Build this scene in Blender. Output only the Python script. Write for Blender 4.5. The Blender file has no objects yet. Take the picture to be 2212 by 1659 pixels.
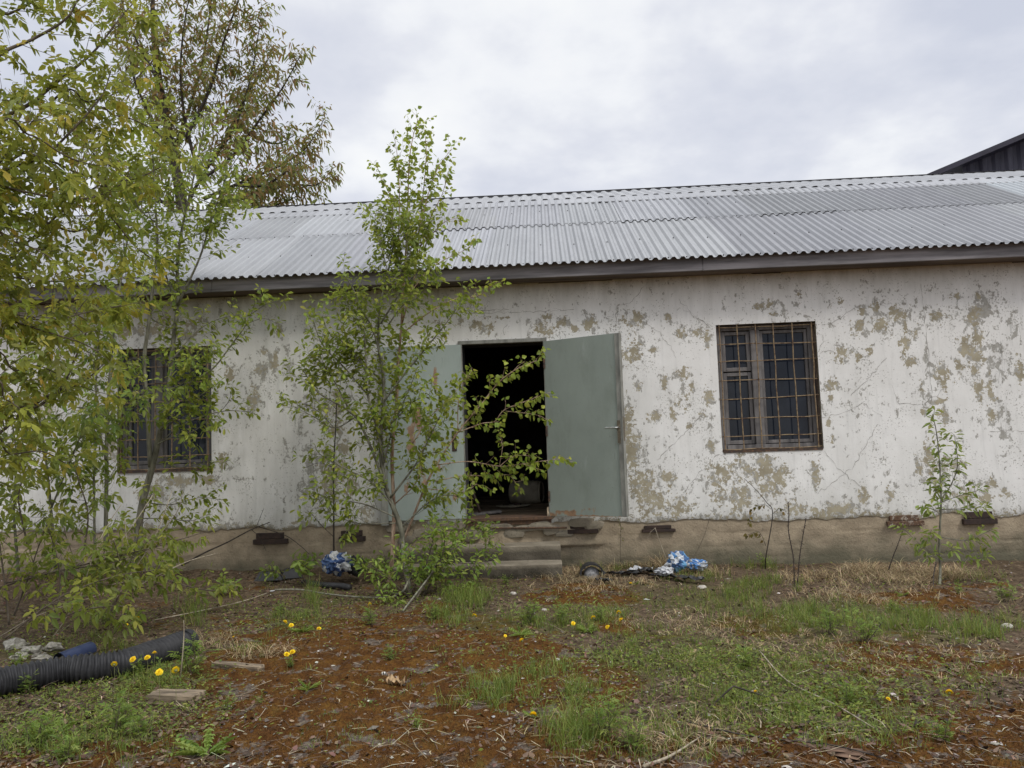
import bpy, bmesh, math, random
import numpy as np
from mathutils import Vector

sc = bpy.context.scene
C = sc.collection
R = math.radians

# ------------------------------------------------------------------ camera
FPX, PITCH, ROLL, YAW, CD, CH = 1718.03, 0.081822, -0.034366, 0.044603, 9.4019, 1.42
IW, IH = 2212.0, 1659.0
_cy, _sy = math.cos(YAW), math.sin(YAW)
FWD = np.array([-_sy*math.cos(PITCH), _cy*math.cos(PITCH), math.sin(PITCH)])
RGT0 = np.array([_cy, _sy, 0.0]); UP0 = np.cross(RGT0, FWD)
RGT = RGT0*math.cos(ROLL) + UP0*math.sin(ROLL)
UPV = -RGT0*math.sin(ROLL) + UP0*math.cos(ROLL)
CAM = np.array([0.0, -CD, CH])
cd = bpy.data.cameras.new('camera'); cam = bpy.data.objects.new('camera', cd); C.objects.link(cam)
from mathutils import Matrix
m = Matrix.Identity(4)
for i in range(3):
    m[i][0] = RGT[i]; m[i][1] = UPV[i]; m[i][2] = -FWD[i]; m[i][3] = CAM[i]
cam.matrix_world = m
cd.sensor_width = 36.0; cd.lens = 36.0*FPX/IW; cd.clip_start = 0.05; cd.clip_end = 2000
sc.camera = cam

# ------------------------------------------------------------------ light
SUN_DIR = Vector((0.46, -0.46, 0.76)).normalized()      # towards the sun
SUN_EL = math.asin(SUN_DIR.z); SUN_AZ = math.atan2(SUN_DIR.x, SUN_DIR.y)
sl = bpy.data.lights.new('sun', 'SUN'); so = bpy.data.objects.new('sun', sl); C.objects.link(so)
sl.energy = 1.5; sl.angle = R(14); sl.color = (1.0, 0.965, 0.91)
so.rotation_euler = SUN_DIR.to_track_quat('Z', 'Y').to_euler()
W = bpy.data.worlds.new('World'); sc.world = W; W.use_nodes = True
nt = W.node_tree; nt.nodes.clear()
def N(t, tree=None, **kw):
    n = (tree or nt).nodes.new(t)
    for k, v in kw.items():
        if k in n.inputs: n.inputs[k].default_value = v
        else: setattr(n, k, v)
    return n
def L(a, b, tree=None): (tree or nt).links.new(a, b)
def mth(op, a, b=None, tree=None, clamp=False):
    n = (tree or nt).nodes.new('ShaderNodeMath'); n.operation = op; n.use_clamp = clamp
    for i, v in enumerate((a, b)):
        if v is None: continue
        if isinstance(v, (int, float)): n.inputs[i].default_value = v
        else: L(v, n.inputs[i], tree)
    return n.outputs[0]
def mixc(f, a, b, tree=None, bt='MIX'):
    n = (tree or nt).nodes.new('ShaderNodeMix'); n.data_type = 'RGBA'; n.blend_type = bt
    for i, v in ((0, f), (6, a), (7, b)):
        if isinstance(v, (int, float)): n.inputs[i].default_value = v
        elif isinstance(v, tuple): n.inputs[i].default_value = (*v[:3], 1)
        else: L(v, n.inputs[i], tree)
    return n.outputs[2]
def ramp(f, stops, tree=None, interp='LINEAR'):
    n = (tree or nt).nodes.new('ShaderNodeValToRGB'); n.color_ramp.interpolation = interp
    e = n.color_ramp.elements
    while len(e) > 1: e.remove(e[-1])
    for i, (p, c) in enumerate(stops):
        x = e[0] if i == 0 else e.new(p)
        x.position = p; c = (c, c, c) if isinstance(c, (int, float)) else c; x.color = (*c, 1)
    L(f, n.inputs[0], tree); return n.outputs[0]
sky = N('ShaderNodeTexSky', sky_type='NISHITA'); sky.sun_disc = False
sky.sun_elevation = SUN_EL; sky.sun_rotation = SUN_AZ
tc = N('ShaderNodeTexCoord'); sx = N('ShaderNodeSeparateXYZ'); L(tc.outputs['Generated'], sx.inputs[0])
zz = mth('ADD', mth('MAXIMUM', sx.outputs[2], 0.0), 0.22)
cb = N('ShaderNodeCombineXYZ'); L(mth('DIVIDE', sx.outputs[0], zz), cb.inputs[0]); L(mth('DIVIDE', sx.outputs[1], zz), cb.inputs[1])
n1 = N('ShaderNodeTexNoise', Scale=1.25, Detail=6.0, Roughness=0.52, Distortion=0.25); L(cb.outputs[0], n1.inputs['Vector'])
n2 = N('ShaderNodeTexNoise', Scale=3.4, Detail=5.0, Roughness=0.55); L(cb.outputs[0], n2.inputs['Vector'])
cl = mth('ADD', mth('MULTIPLY', n1.outputs[0], 0.72), mth('MULTIPLY', n2.outputs[0], 0.28))
ccol = ramp(cl, [(0.38, (0.56, 0.59, 0.68)), (0.47, (0.68, 0.70, 0.765)), (0.53, (0.81, 0.825, 0.855)), (0.61, (0.90, 0.905, 0.90))])
elev = mth('MULTIPLY', mth('ADD', 1.0, mth('MULTIPLY', mth('MAXIMUM', mth('SUBTRACT', sx.outputs[2], 0.55), 0.0), 3.4)), 9.5)
cs = N('ShaderNodeVectorMath', operation='SCALE'); L(ccol, cs.inputs[0]); L(elev, cs.inputs['Scale'])
mx = mixc(0.94, sky.outputs[0], cs.outputs[0])
bg = N('ShaderNodeBackground', Strength=0.12); L(mx, bg.inputs[0])
wo = N('ShaderNodeOutputWorld'); L(bg.outputs[0], wo.inputs[0])
sc.view_settings.view_transform = 'Standard'; sc.view_settings.look = 'None'
sc.view_settings.exposure = 0.0; sc.view_settings.gamma = 1.0
sc.cycles.max_bounces = 6; sc.cycles.transparent_max_bounces = 4; sc.cycles.use_denoising = True

# ------------------------------------------------------------------ pixel -> place helpers (px of a 2212 x 1659 view)
def ray(x, y): return FWD*FPX + RGT*(x-IW/2) + UPV*(IH/2-y)
def P(x, y, Y=0.0):
    d = ray(x, y); return CAM + d*((Y+CD)/d[1])
def gz(x, y):
    x = np.asarray(x, float); y = np.asarray(y, float)
    t = np.clip(1+y/3.0, 0, 1)
    return (-0.016*np.clip(x, -6, 6) + 0.045)*t*t
def G(x, y, dz=0.0):
    z = 0.0; d = ray(x, y)
    for _ in range(6):
        p = CAM + d*((z+dz-CH)/d[2]); z = float(gz(p[0], p[1]))
    p[2] = z+dz
    return p

# ------------------------------------------------------------------ noise (numpy)
_rs = np.random.RandomState(5); _T = _rs.rand(256, 256)
def vnoise(x, y, s=0):
    x = np.asarray(x, float)+s*17.3; y = np.asarray(y, float)+s*31.7
    xi = np.floor(x).astype(int); yi = np.floor(y).astype(int); u = x-xi; v = y-yi
    u = u*u*(3-2*u); v = v*v*(3-2*v)
    a = _T[xi % 256, yi % 256]; b = _T[(xi+1) % 256, yi % 256]; c = _T[xi % 256, (yi+1) % 256]; d = _T[(xi+1) % 256, (yi+1) % 256]
    return (a*(1-u)+b*u)*(1-v)+(c*(1-u)+d*u)*v
def fbm(x, y, o=4, s=0):
    r = 0; a = .5; t = 0
    for i in range(o):
        r = r + a*vnoise(x*2**i, y*2**i, s+i); t += a; a *= .5
    return r/t

# ------------------------------------------------------------------ mesh helpers
ORG = {}
def raw_mesh(name, V, F, col=None, smooth=False):
    """V (n,3) array; F list of faces or (m,k) int array; col (n,3|4)"""
    me = bpy.data.meshes.new(name)
    V = np.asarray(V, np.float32)
    if isinstance(F, np.ndarray):
        k = F.shape[1]; loops = F.ravel(); ls = np.arange(len(F))*k; lt = np.full(len(F), k)
    else:
        lt = np.array([len(f) for f in F]); loops = np.array([i for f in F for i in f]); ls = np.concatenate([[0], np.cumsum(lt)[:-1]])
    me.vertices.add(len(V)); me.vertices.foreach_set('co', V.ravel())
    me.loops.add(len(loops)); me.loops.foreach_set('vertex_index', loops.astype(np.int32))
    me.polygons.add(len(lt)); me.polygons.foreach_set('loop_start', ls.astype(np.int32)); me.polygons.foreach_set('loop_total', lt.astype(np.int32))
    me.polygons.foreach_set('use_smooth', np.full(len(lt), bool(smooth)))
    me.update(calc_edges=True); me.validate()
    if col is not None:
        c = np.ones((len(V), 4), np.float32); col = np.asarray(col); c[:, :col.shape[1]] = col
        at = me.attributes.new('Col', 'FLOAT_COLOR', 'POINT'); at.data.foreach_set('color', c.ravel())
    return me
class MB:
    def __init__(s): s.v = []; s.f = []; s.c = []; s.n = 0; s.col = (1, 1, 1)
    def add(s, V, F, col=None):
        V = np.asarray(V, float).reshape(-1, 3); o = s.n
        s.v.append(V); s.f += [tuple(int(i)+o for i in f) for f in F]; s.n += len(V)
        c = np.asarray(s.col if col is None else col, float)
        s.c.append(np.tile(c, (len(V), 1)) if c.ndim == 1 else c)
        return s
    def box(s, a, b, col=None, bev=0.0):
        x0, y0, z0 = np.minimum(a, b); x1, y1, z1 = np.maximum(a, b)
        if bev <= 0:
            V = [(x0,y0,z0),(x1,y0,z0),(x1,y1,z0),(x0,y1,z0),(x0,y0,z1),(x1,y0,z1),(x1,y1,z1),(x0,y1,z1)]
            return s.add(V, [(0,3,2,1),(4,5,6,7),(0,1,5,4),(1,2,6,5),(2,3,7,6),(3,0,4,7)], col)
        bm = bmesh.new(); r = bmesh.ops.create_cube(bm, size=1)
        for v in bm.verts: v.co = Vector(((x0+x1)/2+v.co.x*(x1-x0), (y0+y1)/2+v.co.y*(y1-y0), (z0+z1)/2+v.co.z*(z1-z0)))
        bmesh.ops.bevel(bm, geom=list(bm.edges), offset=bev, segments=1, affect='EDGES', profile=.5)
        s.bm(bm, col); return s
    def bm(s, bm, col=None):
        bm.verts.ensure_lookup_table(); bm.verts.index_update()
        s.add([v.co[:] for v in bm.verts], [[v.index for v in f.verts] for f in bm.faces], col); bm.free()
    def tube(s, pts, r, n=6, cap=True, col=None, ribs=None):
        pts = np.asarray(pts, float); k = len(pts)
        if k < 2: return s
        r = np.full(k, r) if np.isscalar(r) else np.asarray(r, float)
        T = np.gradient(pts, axis=0); T /= (np.linalg.norm(T, axis=1)[:, None]+1e-12)
        ref = np.array([0, 0, 1.]) if abs(T[0][2]) < .9 else np.array([1., 0, 0])
        V = []; a = np.arange(n)*2*math.pi/n
        u = np.cross(ref, T[0]); u /= np.linalg.norm(u)
        for i in range(k):
            u = u-T[i]*(u@T[i]); u /= (np.linalg.norm(u)+1e-12); w = np.cross(T[i], u)
            V.append(pts[i]+r[i]*(np.cos(a)[:, None]*u+np.sin(a)[:, None]*w))
        F = [(i*n+j, i*n+(j+1) % n, (i+1)*n+(j+1) % n, (i+1)*n+j) for i in range(k-1) for j in range(n)]
        if cap: F += [tuple(range(n-1, -1, -1)), tuple((k-1)*n+j for j in range(n))]
        return s.add(np.concatenate(V), F, col)
    def mesh(s, name, smooth=False):
        return raw_mesh(name, np.concatenate(s.v), s.f, np.concatenate(s.c), smooth)
def put(name, me, mat, parent=None, org=None):
    o = bpy.data.objects.new(name, me); C.objects.link(o)
    if mat is not None:
        me.materials.clear(); me.materials.append(mat)
    if parent is not None:
        o.parent = parent; org = ORG[parent.name]
    if org is None: org = (0, 0, 0)
    org = np.asarray(org, float); ORG[o.name] = org
    if me is not None and np.abs(org).sum() > 0: me.transform(Matrix.Translation(-Vector(org)))
    if parent is None: o.location = org
    return o
def part(name, mb, mat, parent, smooth=False): return put(name, mb.mesh(name, smooth), mat, parent)
def tag(o, label=None, cat=None, group=None, kind=None):
    if label: o['label'] = label
    if cat: o['category'] = cat
    if group: o['group'] = group
    if kind: o['kind'] = kind
    return o
def thing(name, label, cat, org, group=None):
    o = bpy.data.objects.new(name, None); C.objects.link(o); o.location = org; o.empty_display_size = .1
    ORG[o.name] = np.asarray(org, float); return tag(o, label, cat, group)

# ------------------------------------------------------------------ materials
def newmat(name):
    global nt
    M = bpy.data.materials.new(name); M.use_nodes = True; t = M.node_tree; nt = t; t.nodes.clear()
    o = t.nodes.new('ShaderNodeOutputMaterial'); b = t.nodes.new('ShaderNodeBsdfPrincipled'); L(b.outputs[0], o.inputs[0], t)
    return M, t, b, o
def pos(t):
    return t.nodes.new('ShaderNodeNewGeometry').outputs['Position']
def noise(t, vec, scale, detail=4, rough=.55, stretch=None, dist=0):
    if stretch:
        mp = N('ShaderNodeMapping', t); mp.inputs['Scale'].default_value = stretch; L(vec, mp.inputs[0], t); vec = mp.outputs[0]
    n = N('ShaderNodeTexNoise', t, Scale=scale, Detail=detail, Roughness=rough, Distortion=dist); L(vec, n.inputs['Vector'], t); return n.outputs[0]
def bump(t, b, h, strength=.3, dist=.01):
    n = N('ShaderNodeBump', t, Strength=strength, Distance=dist); L(h, n.inputs['Height'], t); L(n.outputs[0], b.inputs['Normal'], t)
def att(t, name='Col'):
    n = t.nodes.new('ShaderNodeAttribute'); n.attribute_name = name; return n
def simple(name, c0, c1, rough=.7, scale=20, stretch=None, bs=.3, bd=.004, metal=0, spec=.4, lo=.35, hi=.65, usecol=False):
    M, t, b, o = newmat(name); p = N('ShaderNodeTexCoord', t).outputs['Object']
    n = noise(t, p, scale, 5, .6, stretch)
    c = ramp(n, [(lo, c0), (hi, c1)], t)
    if usecol: c = mixc(1.0, c, att(t).outputs[0], t, 'MULTIPLY')
    L(c, b.inputs['Base Color'], t); b.inputs['Roughness'].default_value = rough; b.inputs['Metallic'].default_value = metal
    b.inputs['Specular IOR Level'].default_value = spec
    if bs: bump(t, b, n, bs, bd)
    return M
def leafmat(name, trans=.35, rough=.5):
    M, t, b, o = newmat(name); a = att(t)
    L(a.outputs[0], b.inputs['Base Color'], t); b.inputs['Roughness'].default_value = rough; b.inputs['Specular IOR Level'].default_value = .3
    tr = t.nodes.new('ShaderNodeBsdfTranslucent'); L(mixc(.4, a.outputs[0], (.55, .6, .1), t), tr.inputs[0], t)
    mx = N('ShaderNodeMixShader', t); mx.inputs[0].default_value = trans
    L(b.outputs[0], mx.inputs[1], t); L(tr.outputs[0], mx.inputs[2], t); L(mx.outputs[0], o.inputs[0], t); return M
def srgb(r, g, b): return tuple(((c/255)/12.92 if c/255 <= .04045 else ((c/255+.055)/1.055)**2.4) for c in (r, g, b))
# ------------------------------------------------------------------ plaster wall material
def wall_material():
    M, t, b, o = newmat('peeling_plaster'); p = pos(t); a = att(t); s = N('ShaderNodeSeparateColor', t); L(a.outputs[0], s.inputs[0], t)
    peel, drip, dirt_shade = s.outputs
    nf = noise(t, p, 9, 8, .66); nm = noise(t, p, 24, 6, .7); ns = noise(t, p, 55, 4, .6)
    # flaked patches down to the beige render, edges broken up by noise
    e = mth('ADD', peel, mth('ADD', mth('MULTIPLY', mth('SUBTRACT', nf, .5), 1.9), mth('MULTIPLY', mth('SUBTRACT', nm, .5), 2.0)), t)
    patch = ramp(e, [(.54, 0), (.56, 1)], t)
    # small grey flakes all over
    f = mth('ADD', noise(t, p, 13, 9, .72, (1, 1, .75)), mth('MULTIPLY', peel, .17), t)
    f = mth('ADD', f, mth('MULTIPLY', mth('SUBTRACT', noise(t, p, 1.9, 3, .6), .5), .28))
    f = mth('ADD', f, mth('MULTIPLY', drip, .2), t)
    flake = ramp(f, [(.597, 0), (.622, 1)], t)
    fl2 = ramp(mth('ADD', noise(t, p, 46, 4, .6), mth('MULTIPLY', mth('SUBTRACT', noise(t, p, 3.1, 3, .6), .5), .55), t), [(.635, 0), (.66, 1)], t)
    wcol = ramp(noise(t, p, 2.2, 6, .6, (1, 1, .5)), [(.3, srgb(222, 221, 217)), (.7, srgb(240, 239, 236))], t)
    wcol = mixc(mth('MULTIPLY', ramp(noise(t, p, 4.5, 6, .65, (3.2, 1, .35)), [(.52, 0), (.72, 1)], t), .3, t), wcol, srgb(176, 176, 172), t)
    dg = mth('MULTIPLY', dirt_shade, ramp(noise(t, p, 3.6, 6, .65, (1.6, 1, .5)), [(.3, .2), (.7, 1)], t), t)
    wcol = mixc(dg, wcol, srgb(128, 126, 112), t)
    bei = ramp(noise(t, p, 7, 6, .6), [(.3, srgb(142, 134, 114)), (.7, srgb(178, 170, 148))], t)
    gre = ramp(noise(t, p, 19, 4, .6), [(.3, srgb(124, 121, 112)), (.7, srgb(160, 157, 147))], t)
    c = mixc(mth('MULTIPLY', flake, .8, t), wcol, gre, t)
    c = mixc(mth('MULTIPLY', fl2, .75, t), c, gre, t)
    c = mixc(patch, c, bei, t)
    c = mixc(mth('MULTIPLY', ramp(mth('ADD', drip, mth('MULTIPLY', mth('SUBTRACT', noise(t, p, 16, 6, .7, (2.5, 1, .3)), .5), 1.6), t), [(.45, 0), (.7, 1)], t), .6, t), c, srgb(112, 112, 106), t)
    L(c, b.inputs['Base Color'], t); b.inputs['Roughness'].default_value = .9; b.inputs['Specular IOR Level'].default_value = .2
    h = mth('SUBTRACT', mth('ADD', mth('MULTIPLY', noise(t, p, 38, 5, .6), .5), mth('MULTIPLY', ns, .25), t), mth('MULTIPLY', mth('MAXIMUM', patch, flake, t), .55), t)
    bump(t, b, h, .55, .006)
    return M
M_wall = wall_material()
def concrete_material(name, c0, c1, low, zlow, zhi, riser_shade=False):
    M, t, b, o = newmat(name); p = pos(t)
    sz = N('ShaderNodeSeparateXYZ', t); L(p, sz.inputs[0], t)
    c = ramp(noise(t, p, 5, 7, .65, (.9, 1, 1.1)), [(.3, c0), (.7, c1)], t)
    zf = mth('ADD', sz.outputs[2], mth('MULTIPLY', mth('SUBTRACT', noise(t, p, 3.3, 6, .65), .5), .5), t)
    c = mixc(ramp(zf, [(zlow, 1), (zhi, 0)], t), c, low, t)
    c = mixc(mth('MULTIPLY', ramp(noise(t, p, 30, 5, .7), [(.58, 0), (.7, 1)], t), .55, t), c, (.05, .045, .035), t)
    if riser_shade: c = mixc(1.0, c, att(t).outputs[0], t, 'MULTIPLY')
    L(c, b.inputs['Base Color'], t); b.inputs['Roughness'].default_value = .92; b.inputs['Specular IOR Level'].default_value = .2
    bump(t, b, mth('ADD', noise(t, p, 45, 6, .65), mth('MULTIPLY', noise(t, p, 8, 3, .5), 1.2), t), .7, .012)
    return M
M_plinth = concrete_material('plinth_concrete', srgb(138, 125, 106), srgb(174, 159, 136), srgb(100, 96, 80), .04, .36)
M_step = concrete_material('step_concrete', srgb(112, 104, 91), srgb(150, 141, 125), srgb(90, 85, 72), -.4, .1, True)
M_rubble = concrete_material('rubble_concrete', srgb(112, 105, 94), srgb(156, 147, 130), srgb(80, 76, 64), .1, .5)
M_reveal = simple('rough_render', srgb(120, 112, 98), srgb(165, 155, 135), .95, 40, None, .8, .01)
def roof_material():
    M, t, b, o = newmat('galvanised_sheet'); p = pos(t); a = att(t)
    c = ramp(noise(t, p, 3, 6, .6, (1, .3, .3)), [(.3, (.285, .29, .298)), (.7, (.345, .35, .358))], t)
    c = mixc(1.0, c, a.outputs[0], t, 'MULTIPLY')
    c = mixc(mth('MULTIPLY', ramp(noise(t, p, 22, 6, .7), [(.64, 0), (.75, 1)], t), .35, t), c, (.62, .6, .56), t)
    L(c, b.inputs['Base Color'], t); b.inputs['Metallic'].default_value = .22; b.inputs['Specular IOR Level'].default_value = .35
    L(ramp(noise(t, p, 6, 4, .6), [(.3, .46), (.7, .62)], t), b.inputs['Roughness'], t)
    bump(t, b, noise(t, p, 5, 3, .5), .12, .01)
    return M
M_roof = roof_material()
M_fascia = simple('weathered_board', srgb(100, 98, 100), srgb(156, 152, 154), .85, 7, (.12, 1, 1.6), .5, .004)
M_soffit = simple('soffit_board', srgb(72, 63, 57), srgb(112, 98, 86), .9, 7, (.12, 1, 1), .4, .004)
M_oldwood = simple('grey_window_wood', srgb(76, 74, 74), srgb(130, 126, 124), .85, 9, (1, 1, .12), .5, .003, usecol=True)
def rust_material(name, c_paint, lo, hi, scale=14):
    M, t, b, o = newmat(name); p = pos(t)
    r = ramp(noise(t, p, scale, 7, .7), [(lo, 0), (hi, 1)], t)
    rc = ramp(noise(t, p, 40, 4, .6), [(.3, srgb(64, 46, 34)), (.7, srgb(110, 82, 60))], t)
    L(mixc(r, c_paint, rc, t), b.inputs['Base Color'], t); b.inputs['Roughness'].default_value = .8
    bump(t, b, noise(t, p, 60, 4, .6), .4, .002); return M
M_bar = rust_material('rusty_bar', srgb(150, 130, 100), .42, .62, 16)
M_sill = rust_material('rusty_sill', srgb(58, 50, 46), .45, .6, 20)
M_thresh = rust_material('rusty_threshold', srgb(70, 58, 50), .35, .55, 18)
M_vent = simple('rusty_dark_iron', srgb(40, 32, 29), srgb(66, 50, 42), .75, 18, None, .3, .002)
M_ventw = rust_material('iron_with_flaking_whitewash', srgb(160, 152, 140), .40, .47, 26)
M_dark = simple('dark_void', (.006, .006, .006), (.01, .01, .01), .9, 5, None, 0)
M_glass, _t, _b, _o = newmat('window_glass')
L(ramp(noise(_t, pos(_t), 3, 5, .6), [(.35, (.007, .010, .017)), (.7, (.018, .023, .034))], _t), _b.inputs['Base Color'], _t)
_b.inputs['Roughness'].default_value = .07; _b.inputs['Specular IOR Level'].default_value = .30
def door_material(name, base, base2, rlo, rhi, local=None):
    M, t, b, o = newmat(name); p = N('ShaderNodeTexCoord', t).outputs['Object']
    c = ramp(noise(t, p, 2.4, 5, .6, (1, 1, .5)), [(.3, base), (.7, base2)], t)
    c = mixc(mth('MULTIPLY', ramp(noise(t, p, 9, 5, .6, (1, 1, .25)), [(.62, 0), (.75, 1)], t), .5, t), c, srgb(165, 172, 168), t)
    c = mixc(ramp(noise(t, p, 60, 3, .6), [(.72, 0), (.76, 1)], t), c, srgb(60, 58, 52), t)
    c = mixc(mth('MULTIPLY', ramp(noise(t, p, 30, 3, .6, (2.6, 1, .22)), [(.70, 0), (.74, 1)]), .55), c, srgb(74, 74, 66))
    c = mixc(mth('MULTIPLY', ramp(noise(t, p, 3.2, 6, .7, (1.4, 1, .6)), [(.48, 0), (.75, 1)]), .35), c, srgb(104, 110, 98))
    a = att(t); s = N('ShaderNodeSeparateColor', t); L(a.outputs[0], s.inputs[0], t)
    rr = mth('ADD', s.outputs[0], mth('MULTIPLY', mth('SUBTRACT', noise(t, p, 11, 8, .72, (1.3, 1, .55)), .5), 1.7), t)
    rc = ramp(noise(t, p, 25, 4, .6), [(.3, srgb(120, 78, 46)), (.7, srgb(170, 124, 82))], t)
    c = mixc(ramp(rr, [(rlo, 0), (rhi, .75)], t), c, rc, t)
    L(c, b.inputs['Base Color'], t); b.inputs['Roughness'].default_value = .5; b.inputs['Specular IOR Level'].default_value = .3
    bump(t, b, noise(t, p, 3.5, 3, .5), .1, .01); return M
M_doorR = door_material('grey_green_door_paint', srgb(134, 143, 135), srgb(146, 155, 147), .58, .72)
M_doorL = door_material('pale_grey_green_door_paint', srgb(150, 161, 156), srgb(164, 174, 169), .50, .66)
M_frame = simple('grey_door_frame', srgb(110, 110, 104), srgb(150, 150, 142), .7, 14, (1, 1, .3), .3, .003)
M_handle = simple('worn_handle_metal', (.45, .45, .44), (.6, .6, .58), .35, 30, None, 0, .002, .9)
M_brass = simple('dull_brass_plate', (.12, .10, .07), (.22, .19, .14), .5, 30, None, .2, .001, .4)
M_floor = simple('dusty_floor_board', srgb(96, 82, 66), srgb(135, 118, 98), .9, 6, (.15, 1, 1), .3, .003)
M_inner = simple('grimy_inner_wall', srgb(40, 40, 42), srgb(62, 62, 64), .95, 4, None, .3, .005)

# ------------------------------------------------------------------ the long building
WX0, WX1 = -10.5, 9.0
ZT = 3.386
WIN = [(-5.2176, -4.0565), (2.0081, 3.1675)]; WZ0, WZ1 = 1.304, 2.797
DX0, DX1, DZ0, DZ1 = -1.0043, -0.0365, .633, 2.683
bld = thing('storage_building', 'long single storey whitewashed building with peeling plaster, metal roof and open double door', 'building', (0, 0, 0))
def pl_bottom(x): return .545 - .0115*np.asarray(x, float)
# plaster blobs seen on the facade: (cx, cy, rx, ry, strength) in view px
def z6(l, s=1.): return [(1152+x/3, 667+y/3, a/3, b/3, s) for x, y, a, b in l]
def z7(l, s=1.): return [(1474.8+x/3, 606.4+y/3, a/3, b/3, s) for x, y, a, b in l]
def z4(l, s=1.): return [(x/3, 545.8+y/3, a/3, b/3, s) for x, y, a, b in l]
def z5(l, s=1.): return [(545.8+x/3, 667+y/3, a/3, b/3, s) for x, y, a, b in l]
BL = z6([(680,60,48,60),(70,130,70,48),(190,95,50,45),(370,90,55,48),(270,130,30,28),(640,290,75,95),(680,500,30,30),(870,60,30,30),(960,160,45,40),(1050,160,38,30),(1130,200,26,75),(1090,690,35,30),(850,470,26,50),(980,420,50,48),(1030,500,22,50),(1140,570,32,70),(620,750,48,150),(640,930,60,150),(700,1150,110,130),(760,1250,120,100),(940,1290,110,75),(1210,1080,70,100),(1500,1040,70,110),(1600,1100,70,90),(1540,1160,100,70),(1350,1200,60,60),(1330,1280,60,50),(1200,1200,50,60),(1900,1320,150,42),(1700,1300,120,38),(1150,880,25,60),(2110,110,60,55),(2010,280,58,58),(1930,490,45,48),(1930,580,18,20),(1920,740,20,38),(1940,830,14,60),(760,270,35,22),(780,700,48,38),(900,680,28,60),(1010,760,40,26),(870,1100,58,58),(1830,1060,38,80),(2140,1220,30,60),(90,50,45,18),(1360,1250,60,60)])
BL += z7([(1250,180,32,50),(1390,220,58,60),(1440,290,20,50),(1140,300,55,58),(1290,290,60,60),(1490,340,35,40),(1440,400,38,50),(1430,470,24,40),(1480,530,40,30),(1030,470,44,60),(1140,490,28,38),(1210,450,22,40),(1660,230,50,45),(1890,220,62,62),(1900,350,50,90),(1890,470,70,90),(1820,430,38,90),(1800,550,36,60),(1890,580,28,60),(1920,700,36,110),(2000,700,22,120),(2000,870,28,70),(1680,620,50,90),(1690,880,48,60),(1660,780,60,28),(1540,690,18,40),(1590,1150,38,110),(1530,1220,30,70),(1340,1380,38,60),(1170,1390,38,60),(1000,1480,160,48),(2000,1320,50,40),(2090,1380,40,40),(1960,1410,60,60),(1830,1400,80,60),(260,1250,70,70),(2190,600,28,120),(960,160,24,20),(1010,130,28,20),(1160,200,30,40),(760,90,20,20),(560,150,48,28),(500,170,48,28),(580,220,40,14),(1760,100,38,18),(1910,100,18,30),(1560,850,18,40),(520,1060,60,60)])
BL += [(606.4+x/3, 181.9+y/3, a/3, b/3, 1.) for x, y, a, b in [(1280,1570,60,40),(1350,1580,30,48),(1170,1540,38,30),(1440,1510,60,11),(1010,1540,40,14),(1330,1515,40,12)]]
BL += z4([(1060,440,60,55),(1000,500,100,55),(1250,470,90,48),(800,520,60,60),(1200,530,80,38),(1810,500,24,60),(1780,700,32,60),(1700,640,26,26),(1490,780,36,58),(1680,760,38,36),(1640,950,50,80),(1150,1480,130,48),(970,1560,100,80),(1440,1350,48,55),(320,950,80,150),(720,1250,40,120),(330,800,50,80),(1350,1470,50,40)])
BL += z5([(520,650,80,62),(540,770,60,70),(560,560,50,60),(490,950,55,60),(510,1120,80,160),(590,900,50,80),(730,1320,48,60),(560,1060,60,120),(640,1150,50,80)])
DR = z4([(1870,740,36,120),(1980,950,34,110),(1940,1000,26,60),(2000,1400,18,100),(1720,760,40,70)]) + z7([(2050,500,60,200),(2140,300,50,120),(1960,150,60,80),(1580,520,20,140),(2080,900,50,160),(1580,800,16,60)]) + z5([(240,420,40,150),(300,780,40,110),(370,900,25,100),(380,1050,30,100),(310,1180,70,60),(220,900,30,80)])
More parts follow.
